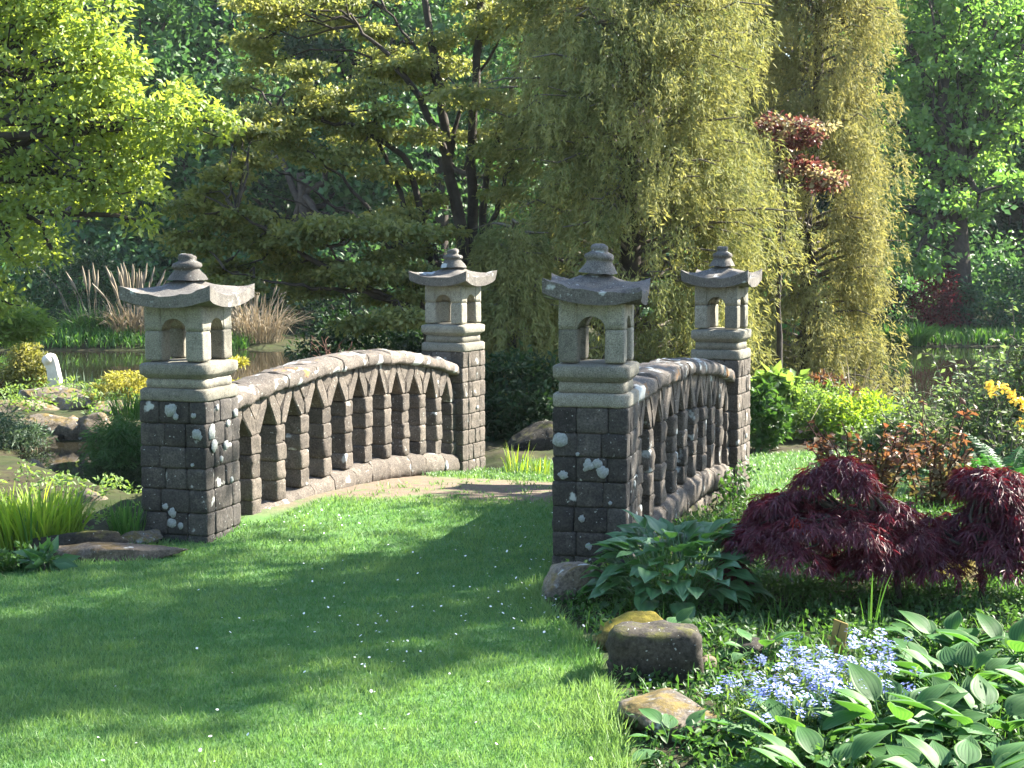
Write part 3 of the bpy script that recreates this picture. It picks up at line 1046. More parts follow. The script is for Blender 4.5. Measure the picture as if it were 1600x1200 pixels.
def blade_clump(name, label, px=None, base=None, n=60, spread=.2, h=.5, wid=.015, leaf=None, cat='plant', lean=.35, bend=.5, group=None, plume=0, plume_h=1.6):
    base = np.asarray(base, float)
    root = thing(name, label, cat, base, 0, group)
    V, F, t, *_ = blade_mesh(base - [0, 0, .03], n, spread, h, wid, lean, bend)
    wpart('blades', V, F, leaf, root, False, {'tint': t}, 'stuff')
    if plume:
        mb, mp = MB(), MB()
        for _ in range(plume):
            a = rng.random() * 6.28
            o = np.array([math.cos(a), math.sin(a), 0])
            s = base + o * spread * .4 * rng.random()
            e_ = s + o * rng.uniform(.05, .45) * plume_h + np.array([0, 0, plume_h * rng.uniform(.7, 1.05)])
            tp = curve_pts(s, e_, 5, .03, .01)
            mb.add(*tube(tp, np.linspace(.012, .006, 5), 4))
            d_ = norm(e_ - tp[-2])
            pp_ = np.array([e_ - d_ * .1, e_ + d_ * .12, e_ + d_ * .3, e_ + d_ * .5])
            mp.add(*tube(pp_, [.008, .035, .03, .004], 5, .15))
        mb.part('stalks', M['straw'], root)
        mp.part('plumes', M['straw'], root)
    return root


def thread_tree(name, label, axis_xy, z0, z1, rad_fn, nfr, leaf, seed, trunk_r=.16):
    """weeping conifer: boughs set around a tapering column, each ending in hanging sprays of fine threads"""
    g = np.random.default_rng(seed)
    ax = np.array(axis_xy)
    root = thing(name, label, 'tree', (ax[0], ax[1], float(ground_z(*ax))), 0)
    mb = MB()
    tp = curve_pts((ax[0], ax[1], z0 - .8), (ax[0], ax[1], z1 - .3), 10, 0, .008)
    mb.add(*tube(tp, np.linspace(trunk_r, .03, 10), 9, .05))
    mb.part('trunk', M['bark'], root, True)
    # boughs
    nb = nfr // 14
    bm_ = MB()
    Vs, Fs, Ts, off = [], [], [], 0
    allC, allD, allN, allL, allW, allT = [], [], [], [], [], []
    for b in range(nb):
        z = z0 + (z1 - z0) * g.random() ** 1.05
        a = g.random() * 2 * np.pi
        if math.sin(a) > .25 and g.random() < .7:      # the far side is hung more thinly
            continue
        R = rad_fn((z - z0) / (z1 - z0), a) * g.uniform(.55, 1.06)
        o = np.array([math.cos(a), math.sin(a), 0])
        tip = np.array([ax[0], ax[1], z]) + o * R
        st = np.array([ax[0], ax[1], z - .15 * R]) + o * R * .05
        bp_ = curve_pts(st, tip, 6, .10, .03)
        if b % 3 == 0:
            bm_.add(*tube(bp_, np.linspace(.03, .006, 6), 4))
        tb = g.random()
        m_ = 14
        t = g.uniform(.5, 1.05, m_)
        # bough arcs out and its end droops
        c = st + (tip - st) * t[:, None]
        side = np.array([-o[1], o[0], 0])
        c = c + side * (g.normal(0, .17, m_) * (1.0 - .3 * t))[:, None]
        c[:, 2] += -.30 * np.clip(t - .5, 0, 1) ** 1.5 + g.normal(0, .06, m_)
        for q in range(m_):
            ln = g.uniform(.18, .50)
            k = 20
            s = np.sort(g.random(k))
            sp = c[q] + (o * .16 + side * g.normal(0, .10))[None, :] * (s[:, None] * ln * 1.2) + np.array([0, 0, -1]) * (ln * s ** 1.25)[:, None]
            sp = sp + g.normal(0, .022, (k, 3))
            dd = np.array([0, 0, -.75]) + o * .55 + g.normal(0, .55, (k, 3))
            allC.append(sp)
            allD.append(dd)
            allN.append(o * .8 + g.normal(0, .6, (k, 3)))
            L_ = g.uniform(.045, .105, k)
            allL.append(L_)
            allW.append(L_ * g.uniform(.16, .25, k))
            allT.append(np.clip(tb * .45 + .35 * s + .25 * g.random(k), 0, 1))
    bm_.part('boughs', M['twig'], root)
    V, F, t = leaves(np.concatenate(allC), np.concatenate(allD), np.concatenate(allN), np.concatenate(allL), np.concatenate(allW), .1, np.concatenate(allT), .35)
    wpart('hanging_foliage', V, F, leaf, root, False, {'tint': t}, 'stuff')
    return root


def copy_tree(o, parent=None):
    c = o.copy()
    COL.objects.link(c)
    if parent is not None:
        c.parent = parent
    for ch in [x for x in o.children]:
        copy_tree(ch, c)
    return c


# ------------------------------------------------------------------ far woodland
def wood_lobes(px, py_top, py_bot, y, wpx, n, g):
    out = []
    for i in range(n):
        qx = px + g.uniform(-.5, .5) * wpx
        qy = py_top + (py_bot - py_top) * (i + .5) / n + g.uniform(-30, 30)
        c = P(qx, qy, y + g.uniform(-2.5, 2.5))
        r = wpx / F_PX * y * g.uniform(.26, .42)
        out.append((c, np.array([r, r * .9, r * .75])))
    return out


WOOD = [  # px, distance, width px, top py, bottom py, leaf key, label
    (150, 46, 330, -120, 470, 'wood1', 'dense dark green woodland tree behind the yellow-green oak'),
    (330, 50, 280, -100, 430, 'wood2', 'blue-green woodland tree rising above the tan pampas plumes'),
    (470, 44, 280, 120, 520, 'wood1', 'dark green tree behind the bare grey maple twigs'),
    (560, 53, 330, -140, 300, 'oak', 'light green tall tree behind the top of the bronze maple'),
    (690, 47, 300, -60, 470, 'wood1', 'mid green tree seen between the dark maple stems'),
    (850, 52, 320, -120, 450, 'wood2', 'woodland tree mostly hidden by the weeping cypress'),
    (1310, 50, 300, -140, 480, 'wood2', 'dark blue-green tree between the tawny cypress and the big oak'),
    (1660, 58, 300, -120, 520, 'wood2', 'dark tree at the far right bank, cut by the photo edge'),
    (1590, 54, 280, -160, 300, 'wood1', 'tall tree behind the right end of the big oak crown'),
]
for i, (px, yy, wpx, pt_, pb_, lk, lab) in enumerate(WOOD):
    g = np.random.default_rng(100 + i)
    lob = wood_lobes(px, pt_, pb_, yy, wpx, 9, g)
    b = P(px + g.uniform(-40, 40), 500, yy)
    b[2] = ground_z(b[0], b[1])
    tt = P(px, pt_ + 150, yy)
    tree('woodland_tree', lab, 'tree', b, tt, .30, lob, 420, 25, .62, .65, .25, .64, GM[lk], group='trees of the far wooded bank', twigs=25, up=.5)

for i, (x, y, hh, rr, lab) in enumerate([(19.5, 43, 6.5, 3.0, 'tall woodland tree beyond the right edge on the far bank'), (25, 48, 8, 3.6, 'woodland tree further right along the far bank'), (30, 43, 8, 3.6, 'last tall tree of the far bank outside the picture')]):
    gz = float(ground_z(x, y))
    lob = [(np.array((x + rr * .45 * math.cos(k * 1.9 + i), y + rr * .45 * math.sin(k * 1.9 + i), gz + hh * (.18 + .14 * k))), np.array((rr * .8, rr * .8, hh * .15))) for k in range(6)]
    tree('woodland_tree', lab, 'tree', (x, y, gz), (x, y, gz + hh * .7), .34, lob, 300, 20, .7, .6, .34, .65, GM['wood1'], group='trees of the far wooded bank', twigs=10)

# a far wood behind them that reads as one mass
g = np.random.default_rng(77)
cen = np.stack([g.uniform(-36, 40, 4200), g.uniform(58, 66, 4200), g.uniform(-.5, 18, 4200)], 1)
V, F, t = clumps(cen, 16, 1.3, .8, .60, .8, None, .1, .4)
cen = np.stack([g.uniform(-44, 48, 1500), g.uniform(68, 73, 1500), g.uniform(-.5, 19, 1500)], 1)
V2, F2, t2 = clumps(cen, 10, 1.5, .8, 1.2, .8, None, .1, .3)
V, F, t = np.vstack([V, V2]), np.vstack([F, F2 + len(V)]), np.concatenate([t, t2])
link('far_wood', mesh_np('far_wood', V, F, GM['wood2'], False, {'tint': t}), kind='stuff')
# undergrowth that closes the foot of the wood along the far bank
n = 1500
ux = g.uniform(-22, 22, n)
uy = g.uniform(41, 50, n)
cen = np.stack([ux, uy, ground_z(ux, uy) + g.random(n) ** 1.3 * 2.2], 1)
V, F, t = clumps(cen, 22, .5, .7, .20, .55, None, .1, .5)
link('far_undergrowth', mesh_np('far_undergrowth', V, F, GM['wood1'], False, {'tint': t}), kind='stuff')

# the big oak on the right bank
yo = 42.0
lob = [(P(1470, 240, yo), (1.9, 1.6, 1.2)), (P(1420, 330, yo - 1), (1.3, 1.3, .9)), (P(1530, 300, yo - 1), (1.5, 1.3, .8)), (P(1400, 190, yo), (1.1, 1.2, 1.0)),
       (P(1480, 110, yo), (2.1, 1.6, 1.0)), (P(1400, 50, yo), (1.5, 1.4, 1.0)), (P(1560, 160, yo), (1.6, 1.4, 1.0)), (P(1540, 30, yo), (1.9, 1.5, 1.0)),
       (P(1450, -60, yo), (2.3, 2, 1.3)), (P(1430, 400, yo - 1.5), (.9, .9, .45)), (P(1600, 80, yo + 1), (1.5, 1.5, 1.2))]
b = P(1495, 500, yo)
b[2] = ground_z(b[0], b[1])
tree('oak_tree', 'large oak with fresh green sunlit leaf clumps and one thick dark trunk across the pond', 'tree', b, P(1490, 240, yo), .48, lob, 430, 34, .42, .55, .20, .62, GM['oak'], twigs=70, up=.55, r_top=.6)

# far bank plants
for px, py, w_, h_, lk, lab in [(1465, 470, .75, .75, 'azalea', 'small crimson azalea in the shade at the foot of the big oak'),
                                (1420, 520, 1.2, .25, 'mid', 'low green plants at the right water edge under the azalea'),
                                (1560, 470, 1.3, 1.0, 'wood2', 'dark shrub right of the crimson azalea'),
                                (1350, 470, 1.1, .8, 'dark', 'dark shrub on the far bank just right of the tawny cypress'),
                                (120, 440, 1.6, 1.1, 'dark', 'dark shrub behind the tan pampas plumes on the left bank'),
                                (290, 500, 1.5, .8, 'mid', 'green shrub on the far bank behind the front left lantern'),
                                (560, 500, 1.8, 1.2, 'dark', 'dark shrub on the far bank left of the rear left lantern')]:
    c = P(px, py, 40.5)
    bush('bank_shrub', lab, c, (w_, .7, h_), 2600, .11, .5, GM[lk], 'shrub', 10, group='shrubs along the far bank')
for i, (px, w, h, n, lab) in enumerate([(1385, .5, .75, 160, 'arching green sedge tuft at the far right water edge, left one'),
                                        (1432, .45, .85, 160, 'arching green sedge tuft at the far right water edge, under the oak trunk'),
                                        (1352, .35, .6, 90, 'small sedge tuft beside the tawny cypress at the far water edge')]):
    c = P(px, 545, 38.6)
    c[2] = Z_W
    blade_clump('sedge_tuft', lab, None, c, n, .22, h, .035, GM['blade'], 'sedge', .5, .7, 'sedge tufts on the far bank')
for px, py, yy, h, sp, npl, lab in [(150, 545, 38.6, 1.0, .55, 7, 'pampas clump with few upright plumes at the left end of the far bank'),
                                    (212, 545, 38.4, 1.15, .6, 30, 'pampas clump thick with tan plumes left of the front left lantern'),
                                    (398, 545, 38.5, 1.3, .7, 26, 'pampas clump with dead upright plumes right of the front left lantern')]:
    c = P(px, py, yy)
    c[2] = ground_z(c[0], c[1])
    blade_clump('pampas_grass', lab, None, c, 420, sp, h, .022, GM['mid'] if npl < 10 else M['straw'], 'pampas grass', .55, .8, 'pampas clumps by the pond', npl, 1.3)
n = 2600
ux = np.concatenate([g.uniform(-14, -6.5, n), g.uniform(6.5, 16, n)])
uy = np.where(ux < 0, 37.0, 38.4) + g.uniform(.2, 2.6, 2 * n)
cen = np.stack([ux, uy, ground_z(ux, uy)], 1)
mb = MB()
V, F, t, *_ = blade_mesh((0, 0, 0), 2 * n * 3, 0, .32, .03, .4, .6)
sh = np.repeat(cen[rng.integers(0, 2 * n, 2 * n * 3)] + rng.normal(0, .1, (2 * n * 3, 3)) * [1, 1, 0], 8, 0)
link('bank_grass', mesh_np('bank_grass', V + sh, F, GM['blade'], False, {'tint': t}), kind='stuff')

# ------------------------------------------------------------------ weeping cypresses
def rf1(t, a):
    n = mnoise.noise(Vector((math.cos(a) * 1.3, math.sin(a) * 1.3, t * 4.0)))
    m_ = mnoise.noise(Vector((math.cos(a) * 2.6 + 5, math.sin(a) * 2.6, t * 9.0)))
    return (2.05 - .75 * t ** 1.6) * (1 + .34 * n + .24 * m_)


def rf2(t, a):
    n = mnoise.noise(Vector((math.cos(a) * 1.3 + 9, math.sin(a) * 1.3, t * 4.5)))
    return (1.30 - .10 * t) * (1 + .32 * n)


c = P(985, 560, 19.3)
thread_tree('weeping_cypress', 'broad weeping cypress with olive and gold hanging threads behind the two rear lanterns', (c[0], c[1]), .0, 6.6, rf1, 14000, GM['cypress'], 3, .2)
c = P(1262, 560, 22.5)
thread_tree('weeping_cypress', 'narrower tawny weeping cypress at the right, standing by the pond', (c[0], c[1]), .0, 7.2, rf2, 10000, GM['cypress2'], 4, .16)
c = P(800, 520, 18.0)
thread_tree('weeping_cypress', 'low shaded green weeping cypress left of the front right lantern roof', (c[0], c[1]), -.1, 2.2, lambda t, a: (.75 - .25 * t) * (1 + .25 * mnoise.noise(Vector((math.cos(a) * 2, math.sin(a) * 2, t * 5)))), 2600, GM['cypress'], 5, .07)
# red and cream maple boughs between the two cypresses
ym = 20.4
lob = [(P(1235, 215, ym), (.34, .3, .16)), (P(1262, 200, ym), (.30, .3, .12)), (P(1238, 258, ym), (.24, .25, .14)), (P(1288, 285, ym), (.24, .3, .14)), (P(1215, 190, ym), (.2, .3, .1)), (P(1270, 262, ym), (.2, .2, .1))]
b = P(1222, 600, ym)
b[2] = ground_z(b[0], b[1])
tree('red_maple', 'slim maple with red and cream leaves showing between the two weeping cypresses', 'tree', b, P(1218, 260, ym), .05, lob, 80, 30, .15, .4, .075, .6, GM['redleaf'], twigs=20, up=.6)


# ------------------------------------------------------------------ Japanese maples with dark stems and layered foliage
def maple(label, base, stems, pads, leaf, nper, size, padr, twig_n=1):
    base = np.asarray(base, float)
    root = thing('japanese_maple', label, 'tree', base)
    mt, mbch = MB(), MB()
    tips = []
    for (p_list, r0, r1) in stems:
        pts = np.array(p_list, float)
        # resample smoothly
        t = np.linspace(0, len(pts) - 1, 4 * len(pts))
        q = np.stack([np.interp(t, np.arange(len(pts)), pts[:, k]) for k in range(3)], 1)
        for _ in range(2):
            q[1:-1] = (q[:-2] + 2 * q[1:-1] + q[2:]) / 4
        q[1:-1] += rng.normal(0, .015, q[1:-1].shape)
        (mt if r0 > .05 else mbch).add(*tube(q, np.linspace(r0, r1, len(q)), 7, .05))
        tips.append(q)
    allp = np.concatenate(tips)
    cen = []
    for c, R, k in pads:
        c = np.asarray(c, float)
        i = np.argmin(np.linalg.norm((allp - c) * [1, 1, 1.6], axis=1))
        tw = curve_pts(allp[i], c, 6, .06, .04)
        mbch.add(*tube(tw, np.linspace(.018, .006, 6), 5))
        u = unit(k)
        rr = rng.random(k) ** .5
        p = c + u * np.array([R, R, R * .26]) * rr[:, None]
        p[:, 2] -= .10 * rr ** 2 * R
        cen.append(p)
        for j in range(min(4, k)):
            mbch.add(*tube(curve_pts(tw[-2], p[j], 4, .05, .05), np.linspace(.007, .003, 4), 4))
    mt.part('trunk', M['bark'], root, True)
    mbch.part('branches', M['bark'], root, True)
    cen = np.concatenate(cen)
    V, F, t = clumps(cen, nper, padr * rng.uniform(.6, 1.4, len(cen)), .36, size, .6, None, .25, .55)
    wpart('foliage', V, F, leaf, root, False, {'tint': t}, 'stuff')
    return root


ym = 20.0
b0 = P(735, 575, ym)
b0[2] = float(ground_z(b0[0], b0[1]))
S = lambda *q: [P(x, y, ym + dy) for x, y, dy in q]
stems = [([b0] + S((728, 400, 0), (700, 270, .1), (690, 150, .2), (665, 20, .3), (650, -80, .3)), .10, .03),
         ([b0] + S((740, 400, .1), (735, 250, .2), (745, 120, .2), (752, 0, .2), (760, -80, .2)), .09, .03),
         ([b0] + S((725, 380, -.1), (700, 240, -.2), (655, 150, -.3), (610, 90, -.4), (560, 40, -.4)), .08, .02),
         ([b0] + S((755, 400, .2), (760, 260, .3), (800, 150, .3), (820, 60, .3)), .07, .02),
         ([b0] + S((660, 350, -.2), (640, 250, -.4), (570, 200, -.6), (500, 190, -.8), (430, 170, -1)), .055, .012),
         ([b0] + S((690, 420, -.2), (640, 330, -.3), (600, 250, -.3), (585, 170, -.2), (580, 90, 0)), .05, .015),
         (S((735, 430, 0), (775, 330, -.3), (800, 240, -.3), (830, 180, -.2)), .045, .012),
         (S((735, 440, 0), (640, 390, -.6), (560, 310, -.9), (520, 265, -1.1), (480, 235, -1.2)), .04, .008),
         (S((640, 390, -.6), (540, 330, -1.0), (470, 285, -1.2), (420, 260, -1.3)), .028, .006),
         (S((600, 355, -.6), (530, 345, -1.0), (470, 320, -1.2), (410, 300, -1.3)), .022, .005),
         (S((700, 270, .1), (720, 160, .3), (770, 80, .4), (800, 30, .4)), .035, .01),
         (S((690, 150, .2), (640, 60, .1), (600, 10, 0)), .03, .01)]
g = np.random.default_rng(9)
pads = []
for _ in range(52):
    x = g.uniform(390, 830)
    y = g.uniform(-60, 235)
    if x < 470 and y > 215:
        continue
    pads.append((P(x, y, ym + g.uniform(-1.3, 1.1)), g.uniform(.28, .52), 30))
for x, y in [(390, 60), (430, 30), (420, 95), (380, 130), (410, 175), (450, 190), (480, 240), (520, 250), (560, 235), (590, 265), (640, 275), (440, 225), (620, 330), (660, 310), (790, 300), (805, 265), (770, 235), (690, 360), (640, 360)]:
    pads.append((P(x, y, ym + g.uniform(-1.2, .2)), g.uniform(.25, .42), 28))
maple('tall maple with many dark stems and bronze-yellow layered leaves, left of the broad weeping cypress', b0, stems, pads, GM['maple'], 20, .07, .15)

ym2 = 18.3
b1 = P(690, 590, ym2)
b1[2] = float(ground_z(b1[0], b1[1]))
S = lambda *q: [P(x, y, ym2 + dy) for x, y, dy in q]
stems = [([b1] + S((668, 500, 0), (620, 472, -.1), (570, 455, -.2), (520, 425, -.4), (480, 400, -.5), (430, 370, -.6), (370, 330, -.7)), .07, .012),
         (S((655, 490, 0), (600, 462, -.2), (560, 440, -.3), (535, 410, -.5), (500, 370, -.6)), .04, .01),
         (S((670, 500, 0), (640, 420, .2), (600, 380, .3), (560, 350, .3)), .035, .01),
         (S((570, 455, -.2), (500, 450, -.5), (430, 440, -.8), (350, 420, -1.0)), .03, .008)]
pads = []
for _ in range(46):
    x = g.uniform(275, 660)
    y = g.uniform(335, 520)
    if y < 335 + abs(x - 400) * .18 - 20:
        continue
    if x < 420 and y > 450:
        continue
    pads.append((P(x, y, ym2 + g.uniform(-1.0, 1.0)), g.uniform(.24, .42), 30))
for x, y in [(300, 320), (330, 300), (350, 270), (340, 350), (290, 370), (380, 330), (590, 345), (620, 350), (560, 360), (600, 400), (640, 430), (660, 470), (400, 205), (385, 250), (395, 180), (350, 215)]:
    pads.append((P(x, y, ym2 + g.uniform(-.6, .6)), g.uniform(.25, .40), 30))
maple('lower spreading maple with drooping olive and gold leaf layers over the left balustrade', b1, stems, pads, GM['maple2'], 20, .07, .14)

# ------------------------------------------------------------------ yellow-green oak at the left
yl = 17.0
lob = [(P(60, 110, yl), (1.15, 1.0, .85)), (P(-30, 240, yl), (.9, .9, .7)), (P(170, 190, yl), (.75, .8, .55)), (P(270, 185, yl - .3), (.55, .6, .36)), (P(335, 190, yl - .3), (.30, .35, .2)),
       (P(90, 290, yl), (.75, .8, .45)), (P(190, 290, yl), (.5, .6, .3)), (P(20, 380, yl), (.5, .6, .5)), (P(-20, 460, yl), (.4, .5, .35)), (P(90, 10, yl), (.75, .8, .5)), (P(-10, -40, yl), (1.2, 1, .8)),
       (P(160, 95, yl), (.45, .6, .35)), (P(80, 390, yl), (.18, .3, .14)), (P(215, 250, yl), (.35, .4, .25)), (P(215, 345, yl), (.2, .3, .12)), (P(-90, 330, yl), (.6, .6, .8))]
b = P(-210, 640, yl)
b[2] = float(ground_z(b[0], b[1]))
tree('golden_oak', 'yellow-green young-leaved oak overhanging the pond at the left, brightly backlit', 'tree', b, P(-130, 150, yl), .2, lob, 760, 30, .19, .6, .080, .58, GM['yoak'], twigs=130, up=.5, droop=.2, inner=.15)
mb = MB()

# shade trees standing to the right, outside the picture; they throw the shade on the lawn
def ellip(c, r):
    return (np.array(c, float), np.array(r, float))


lob = [ellip((8.2, 12.7, 6.7), (1.5, 1.7, 1.1)), ellip((8.5, 13.0, 8.2), (1.8, 1.9, 1.3)), ellip((8.9, 13.2, 9.8), (1.8, 1.9, 1.5)), ellip((9.3, 13.5, 11.4), (1.8, 1.8, 1.4)), ellip((9.9, 13.7, 13.0), (1.6, 1.7, 1.3)),
       ellip((6.3, 13.9, 4.8), (1.0, 1.0, 1.0)), ellip((7.3, 14.1, 5.5), (1.2, 1.1, 1.0)),
       ellip((9.3, 12.1, 8.4), (1.3, 1.2, 1.5)), ellip((9.9, 12.4, 10.4), (1.3, 1.2, 1.6))]
tree('garden_tree', 'tall tree beyond the right edge that shades the lawn', 'tree', (9.6, 12.3, float(ground_z(9.6, 12.3))), (9.2, 12.3, 9.5), .24, lob, 540, 17, .40, .55, .16, .62, GM['oak'], twigs=40)

# unseen trees added behind and beside the viewpoint to cut low sky light
for i, (x, y, hh, rr, lab) in enumerate([(-10.5, -6, 9, 3.2, 'unseen broad tree added behind the viewpoint at the left'), (-3.5, -11, 11, 3.6, 'unseen tall tree added straight behind the viewpoint'), (4.5, -10.5, 10, 3.4, 'unseen tree added behind the viewpoint towards the right'),
                                         (11, -5, 9, 3.2, 'unseen broad tree added behind the viewpoint at the right'), (-13.5, 3.5, 9, 3.0, 'unseen tree added beside the lawn beyond the left edge')]):
    gz = float(ground_z(x, y))
    lob = [ellip((x + rr * .45 * math.cos(k * 1.9 + i), y + rr * .45 * math.sin(k * 1.9 + i), gz + hh * (.28 + .125 * k)), (rr * .75, rr * .75, hh * .16)) for k in range(6)]
    tree('garden_tree', lab, 'tree', (x, y, gz), (x, y, gz + hh * .7), .26, lob, 260, 18, .7, .6, .30, .65, GM['wood1'], twigs=10, group='unseen trees added around the lawn')

# ------------------------------------------------------------------ left garden
rg = 'rocks of the left bank'
for px, py, z, dims, mat, seed, rz, lab in [
    (126, 850, .04, (.62, .30, .20), 'darkrock', 3, .05, 'flat grey slab, the rear one of two, at the lawn edge below the iris clump'),
    (180, 870, .0, (.90, .30, .17), 'slab', 8, .12, 'flat mossy brown slab at the lawn edge, touching the front left pillar'),
    (150, 812, -.12, (.42, .5, .46), 'rock', 14, .4, 'pale lichened boulder between the iris clump and the front left pillar'),
    (24, 752, -.45, (.62, .5, .42), 'rock', 21, .3, 'grey boulder behind the iris clump at the stream edge'),
    (15, 792, -.12, (.5, .5, .34), 'rock', 25, .1, 'orange-brown rock at the left photo edge behind the iris clump'),
    (220, 842, .02, (.3, .25, .12), 'rock', 29, .0, 'small tan stone at the foot of the front left pillar')]:
    c = G(px, py, z)
    rock('rock', lab, (c[0], c[1], z), dims, M[mat], seed, rz, group=rg, block=.25)
for i, (px, py, dims, lab) in enumerate([
    (82, 625, (1.15, .9, .42), 'mossy flat rock under the white carved post'),
    (140, 632, (1.0, .8, .34), 'tan rock right of the white carved post'),
    (30, 636, (1.5, .9, .30), 'long brown rock left of the white carved post'),
    (72, 664, (.95, .6, .34), 'brown rock at the waterline below the white carved post'),
    (146, 668, (.50, .5, .40), 'pale rock at the waterline beside the dark hanging grass mound'),
    (112, 670, (.42, .4, .34), 'small reddish rock at the waterline in the middle of the bank'),
    (95, 688, (1.1, .4, .22), 'rock ledge at the far waterline of the stream, coloured dark for the shade under the rocks'),
    (178, 643, (.7, .6, .34), 'rock under the flat golden conifer')]):
    c = P(px, py, 19.85) if py > 645 else G(px, py, -.40)
    rock('rock', lab, (c[0], c[1], min(c[2], -.42)), dims, M['rock' if i != 6 else 'darkrock'], 40 + i * 3, .2 * i, group='rocks of the bank between stream and pond', block=.3)  # the ledge's dark stone also paints the shaded undersides of the rocks

# carved white standing stone with a scrolled head
root = None
c = G(84, 618, -.42)
root = thing('carved_post', 'white carved standing stone with a scrolled head among the bank rocks', 'sculpture', c, rad(8))
prof = []
for t in np.linspace(0, 1, 9):
    prof.append((.17 - .09 * t - .02 * t * t, -.1 + .62 * t))
outl = [(a * .74, b) for a, b in [(-.10, -.1), (.20, -.1), (.185, .1), (.155, .3), (.115, .46), (.085, .56), (.05, .625), (-.02, .66), (-.10, .66), (-.165, .625), (-.185, .56), (-.175, .49), (-.14, .45), (-.11, .40), (-.10, .2)]]
link('shaft', prism(outl, -.11, .11, M['statue'], 'shaft', .003, .02), root)
V, F = tube([(-.075, -.125, .565), (-.075, .125, .565)], [.075, .075], 16)
link('scroll', mesh_np('scroll', V, [F, np.array([list(range(16))[::-1], list(range(16, 32))])], M['statue'], True), root)

zi = 24.2
c = P(45, 590, zi)
bush('conifer_shrub', 'upright olive-gold conifer shrub left of the white carved post', (c[0], c[1], c[2] + .05), (.34, .4, .52), 5200, .085, .35, GM['olivegold'], 'shrub', 10, up=.3, nclump=200, rc=.11)
c = P(15, 610, zi)
bush('low_shrub', 'low bronze-green shrub at the foot of the olive-gold conifer', (c[0], c[1], c[2]), (.4, .4, .22), 1600, .07, .5, GM['bronze'], 'shrub', 10)
c = P(20, 505, 18.5)
bush('feathery_conifer', 'feathery bright green conifer bough at the left photo edge under the oak', (c[0], c[1], c[2]), (.42, .5, .24), 4200, .10, .2, GM['fresh'], 'shrub', 18, up=.4, base_z=-.3, nclump=110, rc=.13, flat=.45, bdx=-.9)
# golden flat-topped conifer left of the front pillar
c = P(190, 612, 22.4)
root = thing('golden_conifer', 'bright golden conifer with flat tiered sprays, left of the front left pillar', 'shrub', (c[0], c[1], -.4))
cs_, mb = [], MB()
for x, y, w in [(200, 590, .28), (218, 592, .2), (175, 603, .22), (205, 607, .3), (160, 622, .25), (185, 628, .35), (215, 628, .28), (150, 636, .2), (225, 610, .24), (372, 566, .1), (360, 600, .14)]:
    q = P(x, y, 22.4 + rng.normal() * .12)
    u = unit(26) * np.array([w, w, w * .28]) + q
    cs_.append(u)
    mb.add(*tube(curve_pts((c[0] + .05, c[1], -.45), q, 6, .05, .02), np.linspace(.025, .006, 6), 5))
mb.part('stems', M['twig'], root, False, 'stuff')
V, F, t = clumps(np.concatenate(cs_), 16, .075, .4, .07, .35, None, -.1, .5)
wpart('foliage', V, F, GM['gold'], root, False, {'tint': t}, 'stuff')

c = P(18, 690, 18.9)
bush('juniper', 'soft blue-green juniper at the left photo edge beside the stream', (c[0] - .1, c[1], c[2]), (.55, .5, .38), 5200, .075, .25, GM['juniper'], 'shrub', 12, up=.3, nclump=170, rc=.13, base_z=-.7)
c = P(15, 728, 18.8)
bush('dry_shrub', 'thin pale twiggy plant below the blue-green juniper', (c[0], c[1], c[2]), (.45, .3, .2), 900, .09, .15, M['straw'], 'shrub', 24, up=.2, base_z=-.7)
c = P(190, 692, 17.7)
bush('grass_mound', 'dark green hanging mound of fine leaves against the front left pillar', (c[0], c[1], c[2] - .05), (.36, .5, .36), 5200, .10, .16, GM['mid'], 'plant', 8, up=.25, droop=.6, nclump=160, rc=.12, base_z=-.65)
c = P(205, 640, 18.6)
blade_clump('sedge_tuft', 'sedge tuft standing on the dark hanging mound', None, (c[0], c[1], c[2] - .1), 120, .2, .4, .016, GM['blade'], 'sedge', .4, .6)
c = P(132, 612, 25.2)
blade_clump('water_iris', 'thin blue-green water iris leaves right of the white carved post', None, (c[0], c[1], c[2] - .1), 16, .35, .55, .03, GM['juniper'], 'plant', .25, .2)
# scattered low growth on the far stream bank
n = 150
xx = g.uniform(-8.6, -4.2, n)
yy = g.uniform(20.0, 25.0, n)
cen = np.stack([xx, yy, ground_z(xx, yy) + .10 + g.random(n) * .16], 1)
V, F, t = clumps(cen, 16, .14, .5, .075, .4, None, 0, .55)
link('bank_plants', mesh_np('bank_plants', V, F, GM['fresh'], False, {'tint': t}), kind='stuff')

yb = 9.95
blade_clump('iris', 'big clump of lime-yellow iris blades at the left, behind the grey slabs', None, G(52, 848, .0), 560, .30, .40, .016, GM['iris'], 'plant', .38, .45)
blade_clump('iris', 'lime iris clump cut by the left photo edge', None, G(-22, 845, .0), 300, .22, .36, .016, GM['iris'], 'plant', .35, .45)
blade_clump('iris', 'darker green upright iris blades standing out of the lime clump', None, G(50, 862, .0), 9, .05, .40, .016, GM['blade'], 'plant', .25, .2)
blade_clump('montbretia', 'narrow fresh green blades between the boulder and the front left pillar', None, G(200, 842, .0), 110, .10, .30, .012, GM['blade'], 'plant', .28, .4)
bush('wild_flower', 'low leafy plant with pale flowers at the left photo edge of the lawn', tuple(G(14, 868, .08)), (.16, .2, .10), 520, .045, .6, GM['mid'], 'plant', 6)
bush('dock_plant', 'broad grey-green dock leaves at the lawn edge by the grey slab', tuple(G(70, 878, .05)), (.10, .1, .07), 36, .13, .42, GM['broad'], 'plant', 4, nclump=14)
n = 170
xx, yy = g.uniform(-5.4, -2.5, n), g.uniform(9.5, 12.5, n)
cen = np.stack([xx, yy, ground_z(xx, yy) + g.random(n) * .10], 1)[water_sd(xx, yy) > .2]
V, F, t = clumps(cen, 16, .09, .5, .045, .5, None, 0, .55)
